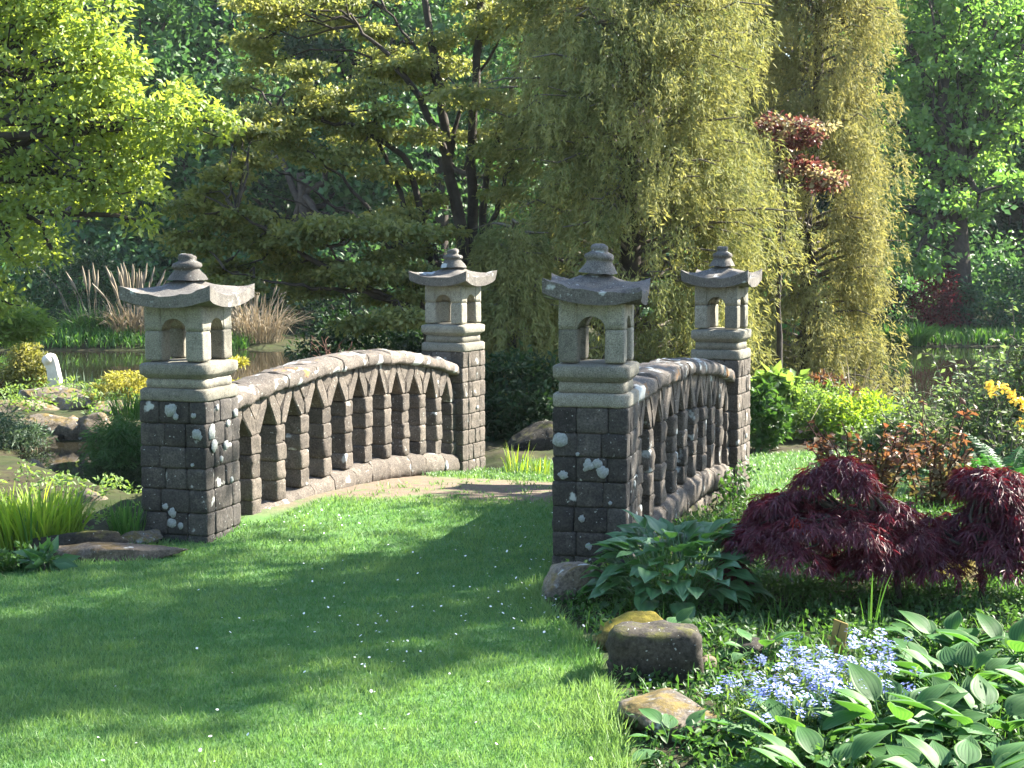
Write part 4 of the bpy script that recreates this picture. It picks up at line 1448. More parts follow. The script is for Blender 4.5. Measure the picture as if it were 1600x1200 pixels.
link('bank_plants', mesh_np('bank_plants', V, F, GM['fresh'], False, {'tint': t}), kind='stuff')

# bare twigs sticking out behind the coping
root = thing('bare_twigs', 'bare red-brown twigs poking up behind the left coping', 'twigs', (-1.55, 12.9, -.4))
mb = MB()
for i in range(16):
    e_ = P(g.uniform(482, 556), g.uniform(520, 556), 13.0 + g.uniform(-.15, .2))
    s_ = P(g.uniform(500, 545), 600, 13.0)
    mb.add(*tube(curve_pts(s_, e_, 5, .05, .06), np.linspace(.007, .0025, 5), 4))
s_ = P(545, 580, 13)
mb.add(*tube(curve_pts(s_ + [0, 0, -1.2], s_, 4), .012, 5))
mb.part('twigs', M['redtwig'], root)

# ------------------------------------------------------------------ middle: shrub behind the bridge end, rocks
c = P(800, 655, 17.2)
bush('rhododendron', 'dark evergreen shrub filling the gap between the rear left pillar and the front right pillar', (c[0] + .05, c[1], .15), (.66, .5, .62), 7500, .085, .42, GM['dark'], 'shrub', 16, up=.4, nclump=260, rc=.14)
c = P(700, 600, 19.4)
bush('rhododendron', 'dark shrub behind the maple stems above the left coping', (c[0] - .5, c[1], .2), (1.0, .5, .55), 5200, .085, .45, GM['dark'], 'shrub', 12, up=.4)
c = P(590, 520, 21.4)
bush('rhododendron', 'dark green shrub mass at the pond edge under the olive maple layers', (c[0], c[1], .3), (1.3, .6, .75), 7000, .09, .45, GM['dark'], 'shrub', 12, up=.4)
for px, py, z, dims, seed, lab in [(842, 712, .0, (.7, .5, .75), 61, 'dark mossy rock heap behind the front right pillar'), (838, 736, -.15, (.40, .3, .22), 65, 'pale low rock at the end of the bridge path')]:
    c = P(px, py, 16.4 if py < 720 else 15.6)
    rock('rock', lab, c, dims, M['darkrock' if seed == 61 else 'rock'], seed, .3, group='rocks at the far end of the bridge', block=.2)
for px, n_, h, lab in [(808, 26, .34, 'fresh tall grass tuft at the far end of the bridge path'), (842, 20, .20, 'short grass tuft beside the pale rock at the far path end')]:
    c = G(px, 740, -.2)
    blade_clump('grass_tuft', lab, None, c, n_, .10, h, .014, GM['iris'], 'grass', .25, .4)

# ------------------------------------------------------------------ right garden: middle distance
def pz(px, py, y, z=None):
    c = P(px, py, y)
    return c


c = P(1200, 655, 15.8)
bush('leafy_shrub', 'bright green leafy shrub right of the rear right pillar', c, (.20, .3, .34), 1700, .085, .55, GM['mid'], 'shrub', 10, up=.55)
c = P(1215, 608, 17.2)
bush('leafy_shrub', 'large fresh green leaves just under the cypress beside the rear right pillar', c, (.26, .3, .16), 420, .16, .6, GM['fresh'], 'shrub', 8, up=.6)
c = P(1265, 640, 17.0)
bush('meadow_plant', 'sunlit feathery light green plants below the tawny cypress', (c[0], c[1], c[2] - .05), (.62, .5, .36), 6000, .07, .3, GM['fresh'], 'plant', 14, up=.35, nclump=220, rc=.12)
c = P(1345, 655, 16.6)
bush('meadow_plant', 'sunlit pale green plants sloping to the pond edge', (c[0], c[1], c[2] - .05), (.42, .5, .34), 4200, .07, .35, GM['iris'], 'plant', 14, up=.35, nclump=170, rc=.12)
c = P(1290, 610, 17.8)
bush('yellowing_shrub', 'yellowing plant between the cypress foot and the dead stems', (c[0], c[1], c[2] - .05), (.40, .3, .26), 1500, .09, .4, GM['bronze'], 'plant', 10, up=.4)
c = P(1335, 628, 17.4)
blade_clump('dead_stems', 'arching dead straw stems at the pond edge right of the tawny cypress', None, (c[0], c[1], c[2] - .25), 70, .18, .85, .014, M['straw'], 'dry grass', .6, .9)
c = P(1270, 690, 15.2)
bush('bronze_shrub', 'bronze and copper leaved rose bush behind the left purple acer', (c[0] + .05, c[1] - 3.6, 0), (.1, .1, .1), 60, .05, .5, GM['bronze'], 'shrub', 2) if False else None


def stem_shrub(label, cx, cy, zb, w, h, nst, nleaf, size, aspect, leaf, bark='redtwig', name='rose_bush', cat='shrub', group=None, tipbias=True):
    root = thing(name, label, cat, (cx, cy, zb), 0, group)
    mb = MB()
    C, T_, = [], []
    for i in range(nst):
        a = rng.random() * 6.28
        o = np.array([math.cos(a), math.sin(a), 0])
        e_ = np.array([cx, cy, zb]) + o * w * math.sqrt(rng.random()) + np.array([0, 0, h * rng.uniform(.6, 1.05)])
        s_ = np.array([cx, cy, zb - .05]) + o * w * .15
        q = curve_pts(s_, e_, 7, .02, .03)
        mb.add(*tube(q, np.linspace(.011, .004, 7), 5))
        for j in range(nleaf):
            t = rng.uniform(.25, 1.02)
            k = min(5, int(t * 6))
            p = q[k] + (q[k + 1] - q[k]) * min(1.2, t * 6 - k)
            C.append(p)
            T_.append(np.clip(t ** 2 * .8 + rng.random() * .3, 0, 1))
            if j % 4 == 0:
                d = unit(1)[0] * np.array([.12, .12, .06])
                mb.add(*tube(curve_pts(p, p + d, 3), [.004, .003, .002], 4))
                for _ in range(3):
                    C.append(p + d * rng.uniform(.5, 1.1))
                    T_.append(T_[-1])
    mb.part('stems', M[bark], root, False, 'stuff')
    C = np.array(C)
    n = len(C)
    D = unit(n)
    D[:, 2] = D[:, 2] * .5 - .1
    C = C + unit(n) * .02
    N = unit(n) * .6 + [0, 0, .7]
    L = size * rng.uniform(.6, 1.3, n)
    V, F, t = leaves(C, D, N, L, L * aspect, .2, np.array(T_))
    wpart('foliage', V, F, leaf, root, False, {'tint': t}, 'stuff')
    return root


c = G(1275, 745, -.1)
stem_shrub('rose bush with copper young leaves above the left purple acer, lawn behind it', c[0], c[1] - 1.9, -.05, .48, .66, 26, 15, .065, .58, GM['bronze'])
c = G(1425, 790, -.05)
stem_shrub('tall thin-stemmed rose bush with dark leaves and copper tips, right of the other rose bush', c[0], c[1] - .6, -.05, .30, .80, 15, 17, .062, .58, GM['bronze'])
c = P(1490, 640, 14.2)
stem_shrub('airy grey-green shrub with arching stems before the right part of the pond', c[0], c[1], -.25, .68, .80, 60, 30, .06, .5, GM['spirea'], 'twig', 'spirea')
c = P(1565, 620, 13.2)
stem_shrub('taller airy grey-green shrub at the right photo edge', c[0], c[1], -.2, .60, 1.20, 52, 34, .06, .5, GM['spirea'], 'twig', 'spirea')
c = P(1605, 560, 13.0)
stem_shrub('upright light green shrub cut by the right photo edge', c[0] + .1, c[1], -.2, .30, 1.55, 30, 34, .06, .55, GM['spirea'], 'twig', 'spirea')
c = P(1405, 690, 14.6)
bush('low_shrub', 'low grey-green ground shrub behind the copper rose bushes', c, (.5, .4, .24), 2600, .06, .5, GM['spirea'], 'shrub', 10)
# yellow azalea
c = P(1580, 640, 12.0)
root = stem_shrub('yellow flowering azalea at the right photo edge', c[0], c[1], -.1, .26, .95, 12, 16, .06, .45, GM['spirea'], 'twig', 'azalea')
mb = MB()
for x, y in [(1558, 602), (1545, 604), (1570, 606), (1590, 625), (1598, 632), (1580, 618), (1596, 662), (1605, 640), (1552, 612)]:
    q = P(x, y, 12.0 + rng.normal() * .08)
    nn_ = 14
    V, F, t = leaves(q + rng.normal(0, .015, (nn_, 3)), unit(nn_), unit(nn_) + [0, 0, .8], .045, .035, .2)
    mb.add(V, F, t)
mb.part('blossoms', M['yflower'], root)


def fern(label, c, n, L, seed, group=None, lean=.55):
    """shuttlecock of arching fronds; the frond meshes are shared"""
    r = random.Random(seed)
    root = thing('fern', label, 'fern', c, 0, group)
    protos = []
    for k in range(3):
        mb = MB()
        m_ = 26
        t = np.linspace(0, 1, m_)
        rx = L * (t * (.35 + .1 * k) + .25 * t ** 2)
        rz_ = L * (t * .95 - .38 * t ** 2.4)
        q = np.stack([rx, np.zeros(m_), rz_], 1)
        mb.add(*tube(q, np.linspace(.006, .002, m_), 4))
        pl = L * .17 * np.sin(np.pi * np.clip(t * .92 + .08, 0, 1)) ** .8 * (1 - t * .35)
        for s in (-1, 1):
            C = q[3:]
            nn_ = len(C)
            D = np.stack([np.full(nn_, .35), np.full(nn_, s * 1.0), rng.normal(-.05, .08, nn_)], 1)
            N = np.stack([rng.normal(-.5, .1, nn_), np.zeros(nn_), np.ones(nn_)], 1)
            for dq in (0, .5):
                C2 = C + (q[4] - q[3]) * dq
                V, F, tt = leaves(C2, D + rng.normal(0, .08, D.shape), N, pl[3:], L * .030, .1)
                mb.add(V, F, tt)
        V, F, tt = mb.get()
        protos.append(mesh_np('frond', V, F, GM['fern'], False, {'tint': tt}))
    for i in range(n):
        o = link('frond', protos[i % 3], root, (r.uniform(-.05, .05), r.uniform(-.05, .05), 0), (0, r.uniform(-.35, .25) + lean - .5, r.random() * 6.28))
        s = r.uniform(.7, 1.1)
        o.scale = (s, s, s)
    return root


for px, py, y, n, L, lab in [(1505, 760, 11.6, 26, .62, 'large green fern right of the tall thin rose bush'), (1580, 765, 11.2, 26, .66, 'large green fern behind the right purple acer, cut by the photo edge'), (1545, 735, 12.0, 22, .6, 'green fern between the two larger ferns')]:
    c = P(px, py, y)
    fern(lab, (c[0], c[1], float(ground_z(c[0], c[1]))), n, L, px, 'ferns behind the acers')
# climber on the outer wall of the right balustrade
root = thing('wall_climber', 'small leafy climber on the outer wall under the right balustrade', 'climber', (1.55, 11.6, -.1))
n = 230
tt = .45 + .55 * g.random(n)
cx = 1.05 + tt * .75 + .20
cy = 10.7 + tt * 2.2
cen = np.stack([cx + g.normal(0, .05, n), cy + g.normal(0, .05, n), g.uniform(-.2, .12, n)], 1)
V, F, t = leaves(cen, unit(n) - [0, 0, .4], unit(n) * .7 + [.5, -.4, .5], g.uniform(.03, .07, n), .035, .2)
wpart('foliage', V, F, GM['mid'], root, False, {'tint': t}, 'stuff')
mb = MB()
for i in range(9):
    k = g.integers(0, n)
    mb.add(*tube(curve_pts((cen[k][0], cen[k][1], -.15), cen[k], 4, 0, .08), .004, 4))
mb.part('stems', M['twig'], root)


# ------------------------------------------------------------------ purple dissectum acers
def acer(label, base, pads, seed, n_hot=0, stems=()):
    base = np.asarray(base, float)
    root = thing('purple_acer', label, 'acer', base, 0, 'purple cut-leaved acers')
    mb = MB()
    C, D, N, L, W, T = [], [], [], [], [], []
    H = [[], [], [], [], []]
    fork = base + np.array([0, 0, .26])
    mb.add(*tube(curve_pts(base - [0, 0, .06], fork, 4, 0, .05), [.022, .017, .016, .015], 7))
    for (c, R, hz, nl) in pads:
        c = np.asarray(c, float)
        br = curve_pts(fork, c + [0, 0, hz * .5], 7, .14, .03)
        mb.add(*tube(br, np.linspace(.013, .005, 7), 5))
        for _ in range(nl):
            a = rng.random() * 6.28
            rr = math.sqrt(rng.random())
            o = np.array([math.cos(a), math.sin(a), 0])
            p = c + o * R * rr + np.array([0, 0, hz * (1 - rr ** 2.0) - .05 * rng.random()])
            p[2] -= .30 * hz * rng.random() ** 2
            hot = n_hot and rng.random() < .0
            k = 7
            sp = np.linspace(-1.5, 1.5, k) + rng.normal(0, .12)
            side = np.array([-o[1], o[0], 0])
            tb = rng.random()
            sz = rng.uniform(.75, 1.2)
            for q in range(k):
                d = o * math.cos(sp[q]) * .8 + side * math.sin(sp[q]) * .8 + np.array([0, 0, -.25 - .55 * rr]) + rng.normal(0, .24, 3)
                C.append(p)
                D.append(d)
                N.append(o * .5 + np.array([0, 0, .9]) + rng.normal(0, .3, 3))
                l_ = .078 * sz * (1 - .28 * abs(sp[q]))
                L.append(l_)
                W.append(l_ * .12)
                T.append(min(1, max(0, tb * .7 + rng.random() * .3)))
    mb.part('branches', M['bark'], root, True)
    V, F, t = leaves(np.array(C), np.array(D), np.array(N), np.array(L), np.array(W), .25, np.array(T), .4)
    wpart('foliage', V, F, GM['acer'], root, False, {'tint': t}, 'stuff')
    return root


ya = 8.0


def mound(px, py, hw, hh, depth, n, R0, R1, nl, g_, jit=.16):
    """small drooping pads set over a dome: half width and half height are in metres"""
    c0 = P(px, py, ya)
    out_ = []
    for k in range(n):
        a_ = g_.uniform(-1, 1)
        b_ = g_.uniform(-1, 1)
        if a_ * a_ + b_ * b_ > 1:
            a_, b_ = a_ * .6, b_ * .6
        top_ = (1 - a_ * a_ * .8 - b_ * b_ * .7) * hh * 1.9 * (1 - jit * g_.random() * 1.6)
        out_.append((c0 + np.array([a_ * hw, b_ * depth, top_ - hh]), g_.uniform(R0, R1), g_.uniform(.05, .10), nl))
    return out_


ga = np.random.default_rng(21)
b = G(1400, 950, .02)
acer('left purple acer, a wide drooping mound beside the broad green plant', b,
     mound(1265, 832, .44, .30, .40, 46, .10, .17, 75, ga) + mound(1310, 748, .19, .07, .25, 9, .09, .14, 75, ga) + mound(1390, 838, .25, .23, .3, 16, .10, .15, 80, ga) + mound(1425, 822, .14, .07, .2, 4, .07, .11, 60, ga), 1)
b = G(1528, 955, .02)
acer('right purple acer cut by the photo edge, reddish at its crown', b,
     mound(1560, 832, .33, .31, .36, 30, .10, .16, 75, ga) + mound(1545, 755, .16, .08, .2, 8, .09, .13, 75, ga) + mound(1640, 840, .3, .26, .3, 10, .10, .16, 80, ga) + mound(1478, 845, .13, .09, .2, 5, .08, .12, 70, ga), 2)
# the scarlet spray
root = thing('scarlet_spray', 'single scarlet leaf spray on the front of the left purple acer', 'leaf spray', P(1252, 812, 7.74))
C, D = [], []
for i in range(9):
    for q in range(6):
        C.append(P(1240 + i * 3, 808 + i * 2.5, 7.74) + rng.normal(0, .008, 3))
        D.append(np.array([.5 + rng.normal() * .4, -.3, -.8]))
n = len(C)
V, F, t = leaves(np.array(C), np.array(D), unit(n) * .3 + [0, -.8, .5], .07, .011, .2)
wpart('leaves', V, F, GM['acer_hot'], root, False, {'tint': t})


# ------------------------------------------------------------------ hostas, broad plant: every leaf an object
def big_leaf(name, mat, L, W, curl=.5, fold=.18, rib=.006, pet=.25, point=1.6, wavy=0.0, nu=10, nv=11, seed=0):
    """leaf along +x, rising then arching down; ribbed blade"""
    V, E, F = [], [], []
    for i in range(nu + 1):
        u = i / nu
        prof = (math.sin(math.pi * u ** .72) ** .9) * (1 - u ** (point + 2.0) * .35)
        hw = W / 2 * max(prof, .015)
        x = L * (u - .12 * u * u * curl)
        zc = L * curl * (.32 * u - .62 * u * u)
        for j in range(nv):
            v = -1 + 2 * j / (nv - 1)
            z = zc + fold * abs(v) ** 1.2 * hw * 1.2 - .10 * hw * v * v + rib * (1 if j % 2 else -1) * (1 - abs(v) ** 3) * math.sin(math.pi * u)
            z += wavy * math.sin(u * 9 + seed + v * 2) * abs(v) * hw
            V.append((x + pet, v * hw, z))
            E.append(abs(v) if 0 < i < nu else .9)
    for i in range(nu):
        for j in range(nv - 1):
            a = i * nv + j
            F.append((a, a + 1, a + nv + 1, a + nv))
    V = np.array(V)
    me_t = np.array([.9 if (q % nv) % 2 else .15 for q in range(len(V))])
    # petiole
    tv, tf = tube([(0, 0, -pet * .75), (pet * .5, 0, -pet * .22), (pet, 0, 0.002)], [.008, .006, .004], 5)
    nV = len(V)
    V = np.vstack([V, tv])
    E = np.concatenate([E, np.zeros(len(tv))])
    me_t = np.concatenate([me_t + rng.normal(0, .15, nV) * 0, np.full(len(tv), .8)])
    return mesh_np(name, V, [np.array(F), tf + nV], mat, True, {'tint': np.clip(me_t, 0, 1), 'edge': E})


HL = [big_leaf('leaf', GM['hosta'], L_, W_, cu, fo, .0085, .09, 1.4, .05, 11, 15, k) for k, (L_, W_, cu, fo) in enumerate([(.25, .155, .30, .16), (.26, .145, .45, .22), (.23, .155, .22, .12), (.25, .14, .55, .28), (.21, .135, .35, .2)])]
BLV = [big_leaf('leaf', GM['broad'], L_, W_, cu, fo, .003, .10, 1.2, .14, 9, 7, k) for k, (L_, W_, cu, fo) in enumerate([(.22, .14, .6, .2), (.20, .14, .4, .25), (.18, .12, .9, .2), (.22, .13, .8, .15)])]


def rosette(name, label, cat, c, n, meshes, R, hgt, seed, group=None, smin=.55, smax=.86, face=None):
    r = random.Random(seed)
    root = thing(name, label, cat, c, 0, group)
    for i in range(n):
        t = (i + .5) / n
        a = i * 2.39996 + r.uniform(-.4, .4)
        rr = R * math.sqrt(t)
        el = .62 - .85 * t + r.uniform(-.18, .18)         # inner leaves stand, outer ones lie
        o = link('leaf', meshes[r.randrange(len(meshes))], root, (rr * math.cos(a) * .75, rr * math.sin(a) * .75, hgt * (1 - .62 * t ** 1.5) * r.uniform(.85, 1.1)),
                 (r.uniform(-.35, .35), -el, a + r.uniform(-.35, .35)))
        s = r.uniform(smin, smax)
        o.scale = (s, s, s)
    return root


hg = 'ribbed hostas in the near right corner'
for i, (px, py, z, n, R, h, lab) in enumerate([
    (1250, 1190, .02, 30, .24, .16, 'hosta at the bottom, leftmost of the hosta group, below the forget-me-nots'),
    (1400, 1180, .02, 42, .30, .20, 'hosta in the middle of the bottom edge with large overlapping leaves'),
    (1540, 1185, .02, 44, .32, .22, 'hosta in the bottom right corner'),
    (1500, 1090, .03, 44, .30, .20, 'hosta right of the blue forget-me-nots, in the middle of the group'),
    (1480, 1025, .03, 26, .24, .17, 'hosta behind the forget-me-nots, its leaves among blue flowers'),
    (1580, 1045, .03, 36, .28, .19, 'hosta at the right photo edge under the right purple acer'),
    (1300, 1260, .02, 30, .26, .18, 'hosta cut by the bottom edge right of the small leafy plant'),
    (1500, 1275, .02, 34, .28, .18, 'hosta cut by the bottom edge near the right corner'),
    (1660, 1120, .03, 36, .3, .2, 'hosta mostly outside the right photo edge')]):
    c = G(px, py, z)
    rosette('hosta', lab, 'hosta', (c[0], c[1], float(ground_z(c[0], c[1])) - .01), int(n * 1.45), HL, R, h * .46, 50 + i, hg)
c = G(1050, 950, .0)
rosette('broad_leaved_plant', 'broad-leaved green plant in a dome against the front right pillar', 'plant', (c[0], c[1], 0.0), 180, BLV, .42, .33, 71, None, .6, .95)
c = G(985, 945, .02)
rosette('broad_leaved_plant', 'small clump of lighter upright leaves at the left foot of the broad green dome', 'plant', (c[0], c[1], 0.0), 14, BLV, .10, .10, 72, None, .45, .7)
for px, py, lab in [(1185, 1040, 'little round-leaved hosta seedling behind the dark block stone'), (1052, 1190, 'young light green leafy plant at the bottom edge beside the pale mossy rock'), (1045, 1010, 'tiny hosta seedling on the yellow mossy stone')]:
    c = G(px, py, .02)
    rosette('young_plant', lab, 'plant', (c[0], c[1], float(ground_z(c[0], c[1]))), 12, HL, .10, .08, px, 'young plants along the lawn edge', .35, .65)

# ------------------------------------------------------------------ forget-me-nots
fl_me = None
mb = MB()
for k in range(16):
    q = unit(1)[0] * np.array([.020, .020, .010])
    a0 = rng.random() * 6.28
    for p_ in range(5):
        a = a0 + p_ * 2 * math.pi / 5
        d = np.array([[math.cos(a), math.sin(a), .25]])
        V, F, t = leaves(q[None, :], d, np.array([[0, 0, 1.0]]), .0065, .006, .05)
        mb.add(V, F, rng.random())
V, F, t = mb.get()
FH = [mesh_np('flower_head', V * s, F, M['blue'], False, {'tint': np.clip(t * .6 + o_, 0, 1)}) for s, o_ in ((1.0, 0), (1.25, .2), (.85, .4))]
fspots = [(1180, 1095, 16), (1215, 1060, 18), (1250, 1040, 16), (1255, 1090, 22), (1290, 1075, 22), (1320, 1050, 18), (1330, 1095, 20), (1360, 1065, 16), (1370, 1030, 12), (1275, 1115, 16), (1215, 1115, 14), (1400, 1090, 12), (1150, 1120, 9), (1345, 1020, 9), (1230, 1140, 8)]
fl_lab = ['at the left end of the drift, by the pale mossy rock', 'behind the left end of the drift', 'tall and pale at the back of the drift', 'left of the middle of the drift', 'in the dense middle of the drift', 'at the back of the dense middle', 'right of the dense middle',
          'between the dense middle and the hosta', 'standing among the rear hosta leaves', 'at the front of the dense middle', 'front left in the drift', 'in front of the right hosta', 'alone nearest the pale mossy rock', 'in front of the yellow wooden marker', 'at the very front edge of the drift']
for i, (px, py, nh) in enumerate(fspots):
    c = G(px, py + 48, .02)
    root = thing('forget_me_not', 'blue forget-me-not plant ' + fl_lab[i], 'flower', (c[0], c[1], float(ground_z(c[0], c[1]))), 0, 'blue forget-me-nots before the hostas')
    ms = MB()
    for k in range(int(nh * .95)):
        a = rng.random() * 6.28
        rr = .13 * math.sqrt(rng.random())
        top = np.array([c[0] + rr * math.cos(a), c[1] + rr * math.sin(a), root.location.z + rng.uniform(.12, .22)])
        o = link('flower_head', FH[k % 3], root, tuple(top - np.array(root.location)), (rng.uniform(-.5, .5), rng.uniform(-.5, .5), a))
        ms.add(*tube(curve_pts((c[0] + rr * .4 * math.cos(a), c[1] + rr * .4 * math.sin(a), root.location.z - .02), top, 4, 0, .03), .0018, 3))
        lv, lf, lt = leaves(top + (np.array(root.location) - top) * rng.random((5, 1)), unit(5) + [0, 0, .2], unit(5) * .4 + [0, 0, .8], .045, .012, .2)
        ms.add(lv, lf, lt)
    ms.part('stems', GM['fresh'], root, False, 'stuff')

# wooden marker
c = G(1308, 1022, .03)
root = thing('wooden_marker', 'small tilted yellow wooden marker in the bed behind the forget-me-nots', 'marker', (c[0], c[1], .09), rad(-12))
link('board', prism([(-.035, -.12), (.035, -.12), (.04, .085), (-.028, .10)], -.008, .008, M['wood'], 'board', .001, .003), root, rot=(rad(-14), rad(6), 0))
link('crack', prism([(-.012, -.03), (-.008, -.03), (.006, .085), (.002, .085)], -.0095, -.0088, M['bark'], 'crack', 0, 0), root, rot=(rad(-14), rad(6), 0))

# ------------------------------------------------------------------ edging stones of the right bed
eg = 'rough edging stones along the right bed'
for px, py, dims, mat, seed, rz, blk, lab in [
    (900, 916, (.42, .34, .24), 'rock', 71, .1, .35, 'brown mossy stone at the foot of the front right pillar'),
    (985, 992, (.37, .34, .20), 'mossrock', 75, .2, .1, 'rounded stone covered in yellow moss, in front of the broad green plant'),
    (1022, 1046, (.43, .26, .30), 'darkrock', 79, -.05, .7, 'dark square block stone below the yellow mossy stone'),
    (1040, 1135, (.34, .36, .17), 'rock', 84, .25, .4, 'pale flat rock with brown moss near the bottom edge of the lawn'),
    (1105, 1040, (.09, .08, .10), 'rock', 88, .3, .3, 'small tan stone right of the dark block'),
    (1170, 1018, (.22, .2, .13), 'darkrock', 92, .2, .2, 'low dark stone in the bed under the left purple acer'),
    (1490, 905, (.32, .26, .20), 'mossrock', 96, .2, .2, 'mossy stone half hidden between the two purple acers')]:
    z = .06
    c = G(px, py, z)
    zz = float(ground_z(c[0], c[1]))
    rock('edging_stone', lab, (c[0], c[1], zz + dims[2] * .28), dims, M[mat], seed, rz, 'stone', eg, blk)

# ------------------------------------------------------------------ bed growth: soil cover, weeds, grass
def in_poly(x, y, poly):
    return poly_sd(x, y, poly) < 0


BED = [(.32, 8.75), (.2, 8.1), (.45, 7.0), (.47, 6.2), (.47, 5.3), (.5, 4.4), (3.2, 4.4), (4.6, 11.3), (3.1, 11.2), (1.9, 12.6), (1.5, 11.4), (.75, 9.2)]
n = 15000
xx, yy = g.uniform(0, 4.6, n), g.uniform(4.4, 12.4, n)
k = in_poly(xx, yy, BED) & (g.random(n) < np.clip(9.0 / yy, .4, 1.0))
xx, yy = xx[k], yy[k]
wv = np.array([mnoise.noise(Vector((a * 2.2, b * 2.2, 1))) for a, b in zip(xx, yy)])
cen = np.stack([xx, yy, ground_z(xx, yy) + (g.random(len(xx)) ** 1.5) * (.05 + .10 * np.clip(wv + .3, 0, 1))], 1)
V, F, t = clumps(cen, 9, .035, .8, .034, .5, np.clip(wv * .8 + .5, 0, 1), 0, .6)
link('bed_weeds', mesh_np('bed_weeds', V, F, GM['mid'], False, {'tint': t}), kind='stuff')
n = 9000
xx, yy = g.uniform(0, 4.6, n), g.uniform(4.4, 12.0, n)
k = in_poly(xx, yy, BED) & ((xx > .85) | (yy > 7.2) | (g.random(n) < .22))
xx, yy = xx[k], yy[k]
V, F, t, *_ = blade_mesh((0, 0, 0), len(xx), 0, .16, .0055, .45, .7)
sh = np.repeat(np.stack([xx, yy, ground_z(xx, yy) - .01], 1), 8, 0)
link('bed_grass', mesh_np('bed_grass', V + sh, F, GM['blade'], False, {'tint': t}), kind='stuff')
for px, py, n_, h, lab in [(1215, 975, 5, .26, 'thin upright weed with narrow leaves under the left purple acer'), (1360, 990, 5, .34, 'tall single grass stems behind the rear hosta'), (1120, 1010, 8, .14, 'small grass tuft right of the yellow mossy stone')]:
    c = G(px, py, .02)
    blade_clump('weed', lab, None, c, n_, .03, h, .009, GM['blade'], 'weed', .3, .5)

# ------------------------------------------------------------------ lawn grass
def lawn_points(n, y0, y1, x0, x1, poly, power=2.0):
    u = g.random(n)
    if power == 2.0:
        yy = 1 / (1 / y0 + u * (1 / y1 - 1 / y0))
    else:
        yy = y0 + u * (y1 - y0)
    xx = x0 + g.random(n) * (x1 - x0)
    lim = .36 * yy + .35
    k = (np.abs(xx) < lim) & in_poly(xx, yy, poly)
    return xx[k], yy[k]


xx, yy = lawn_points(290000, 4.7, 13.2, -4.2, 2.6, LAWN)
bl = np.array([tuple(FL), tuple(BL), tuple(BR), tuple(FR)])
tt_ = axis_t(xx, yy)
wn_ = np.array([mnoise.noise(Vector((a * 1.3, b * 1.3, 3.0))) for a, b in zip(xx, yy)])
pn = np.array([mnoise.noise(Vector((a * 6, b * 6, 5.0))) for a, b in zip(xx, yy)])
lat_ = xx - (-.8 + tt_ * 4.35 * AX[0])
keep = (smooth(.35, .45, tt_ + wn_ * .10 - .03 * lat_ + pn * .08) * smooth(.86, .78, tt_ + wn_ * .10 + pn * .05) < .5)
keep |= (pn > .18) & (g.random(len(xx)) < .40)
keep &= ~((np.abs(poly_sd(xx, yy, [tuple(FL), tuple(BL), (BL[0] - .01, BL[1]), (FL[0] - .01, FL[1])])) < .30 + pn * .08) & (tt_ > .10) & (tt_ < .8))
xx, yy, wn_, pn = xx[keep], yy[keep], wn_[keep], pn[keep]
n = len(xx)
ed = poly_sd(xx, yy, LAWN)
long_ = 1 + .55 * smooth(-.28, -.02, ed) * smooth(-.2, .3, xx) + .5 * smooth(-.2, -.02, ed)
hgt = (.030 + .012 * wn_ + .010 * pn) * long_ * g.uniform(.6, 1.35, n)
B = np.stack([xx, yy, ground_z(xx, yy) - .004], 1)
a = g.random(n) * 6.28
ln = np.abs(g.normal(.55, .3, n))
D = np.stack([np.cos(a) * ln, np.sin(a) * ln, np.ones(n)], 1)
N = np.stack([np.cos(a + 1.57 + g.normal(0, .8, n)), np.sin(a + 1.57 + g.normal(0, .8, n)), np.full(n, .2)], 1)
dist = yy
L = hgt * np.sqrt(1 + ln ** 2)
V, F, t = leaves(B, D, N, L, .0042 * (dist / 6.0) ** .8 * g.uniform(.7, 1.3, n), .25, np.clip(.45 + .8 * wn_ + .7 * pn + .7 * (g.random(n) - .5), 0, 1), .35)
link('lawn_grass', mesh_np('lawn_grass', V, F, GM['grass'], False, {'tint': t}), kind='stuff')
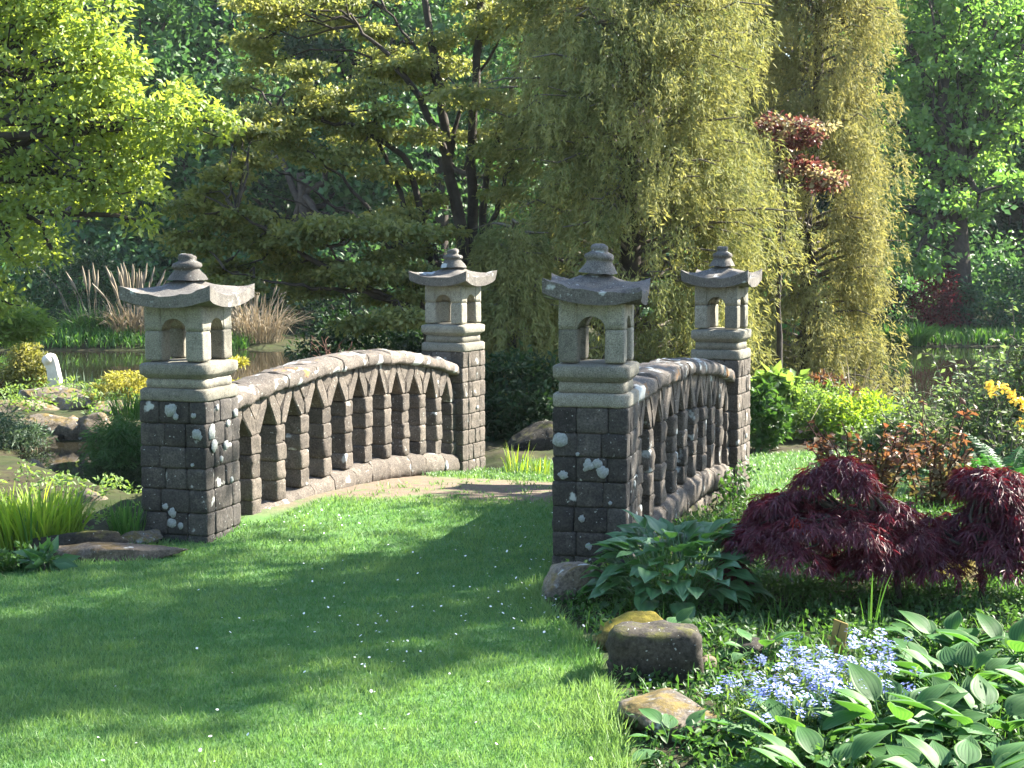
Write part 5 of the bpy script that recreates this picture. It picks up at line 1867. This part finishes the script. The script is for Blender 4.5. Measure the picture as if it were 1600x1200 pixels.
# rear strip at the bridge end and the lawn behind the acers
xa, ya_ = g.uniform(-1.2, 1.9, 16000), g.uniform(13.0, 15.6, 16000)
k = in_poly(xa, ya_, LAWN) & (axis_t(xa, ya_) > .80)
xb, yb_ = g.uniform(1.7, 5.6, 26000), g.uniform(11.2, 15.6, 26000)
k2 = in_poly(xb, yb_, LAWN2) & (np.abs(xb) < .36 * yb_ + .3)
xa, ya_ = np.concatenate([xa[k], xb[k2]]), np.concatenate([ya_[k], yb_[k2]])
n = len(xa)
V, F, t, *_ = blade_mesh((0, 0, 0), n, 0, .055, .008, .5, .6)
sh = np.repeat(np.stack([xa, ya_, ground_z(xa, ya_) - .005], 1), 8, 0)
link('rear_lawn_grass', mesh_np('rear_lawn_grass', V + sh, F, GM['grass'], False, {'tint': t}), kind='stuff')

# daisies
dpts = []
for _ in range(110):
    u = g.uniform(0, 1)
    yy_ = 1 / (1 / 5.0 + u * (1 / 11 - 1 / 5.0))
    xx_ = g.normal(-.35, .8)
    dpts.append((xx_, yy_))
for px, py, sx, sy, k in [(780, 850, 60, 25, 25), (600, 985, 90, 45, 40), (830, 935, 55, 30, 40), (905, 935, 35, 14, 40), (470, 810, 60, 10, 30), (940, 985, 25, 30, 14), (1000, 1090, 40, 12, 12)]:
    for _ in range(k):
        q = G(px + g.normal() * sx, py + g.normal() * sy, .03)
        dpts.append((q[0], q[1]))
dpts = np.array(dpts)
dpts = dpts[(poly_sd(dpts[:, 0], dpts[:, 1], LAWN) < .22) & (dpts[:, 1] < 12)]
mb = MB()
for x, y in dpts:
    z = float(ground_z(x, y)) + g.uniform(.022, .040)
    r_ = g.uniform(.004, .0072)
    a = np.linspace(0, 2 * np.pi, 9)[:-1]
    tl = g.normal(0, .35, 2)
    V = np.column_stack([x + np.cos(a) * r_, y + np.sin(a) * r_, z + r_ * (np.cos(a) * tl[0] + np.sin(a) * tl[1])])
    V = np.vstack([V, [[x, y, z + .002]]])
    mb.add(V, [(i, (i + 1) % 8, 8) for i in range(8)])
V, F, t = mb.get()
link('daisies', mesh_np('daisies', V, F, M['daisy']), kind='stuff')

# ------------------------------------------------------------------ thin volume added to stand in for the bluish lens veil
m, nt, out = new_mat('lens_veil')
pv = nd(nt, 'ShaderNodeVolumePrincipled', i_Density=VEIL, i_Anisotropy=.25)
pv.inputs['Color'].default_value = (.86, .93, 1.0, 1)
nt.links.new(pv.outputs[0], out.inputs['Volume'])
hv = np.array([(x, y, z) for z in (-12, 32) for x, y in ((-620, -80), (620, -80), (620, 1230), (-620, 1230))], float)
link('veil_volume', mesh_np('veil_volume', hv, np.array([[3, 2, 1, 0], [4, 5, 6, 7], [0, 1, 5, 4], [1, 2, 6, 5], [2, 3, 7, 6], [3, 0, 4, 7]]), m), kind='stuff')
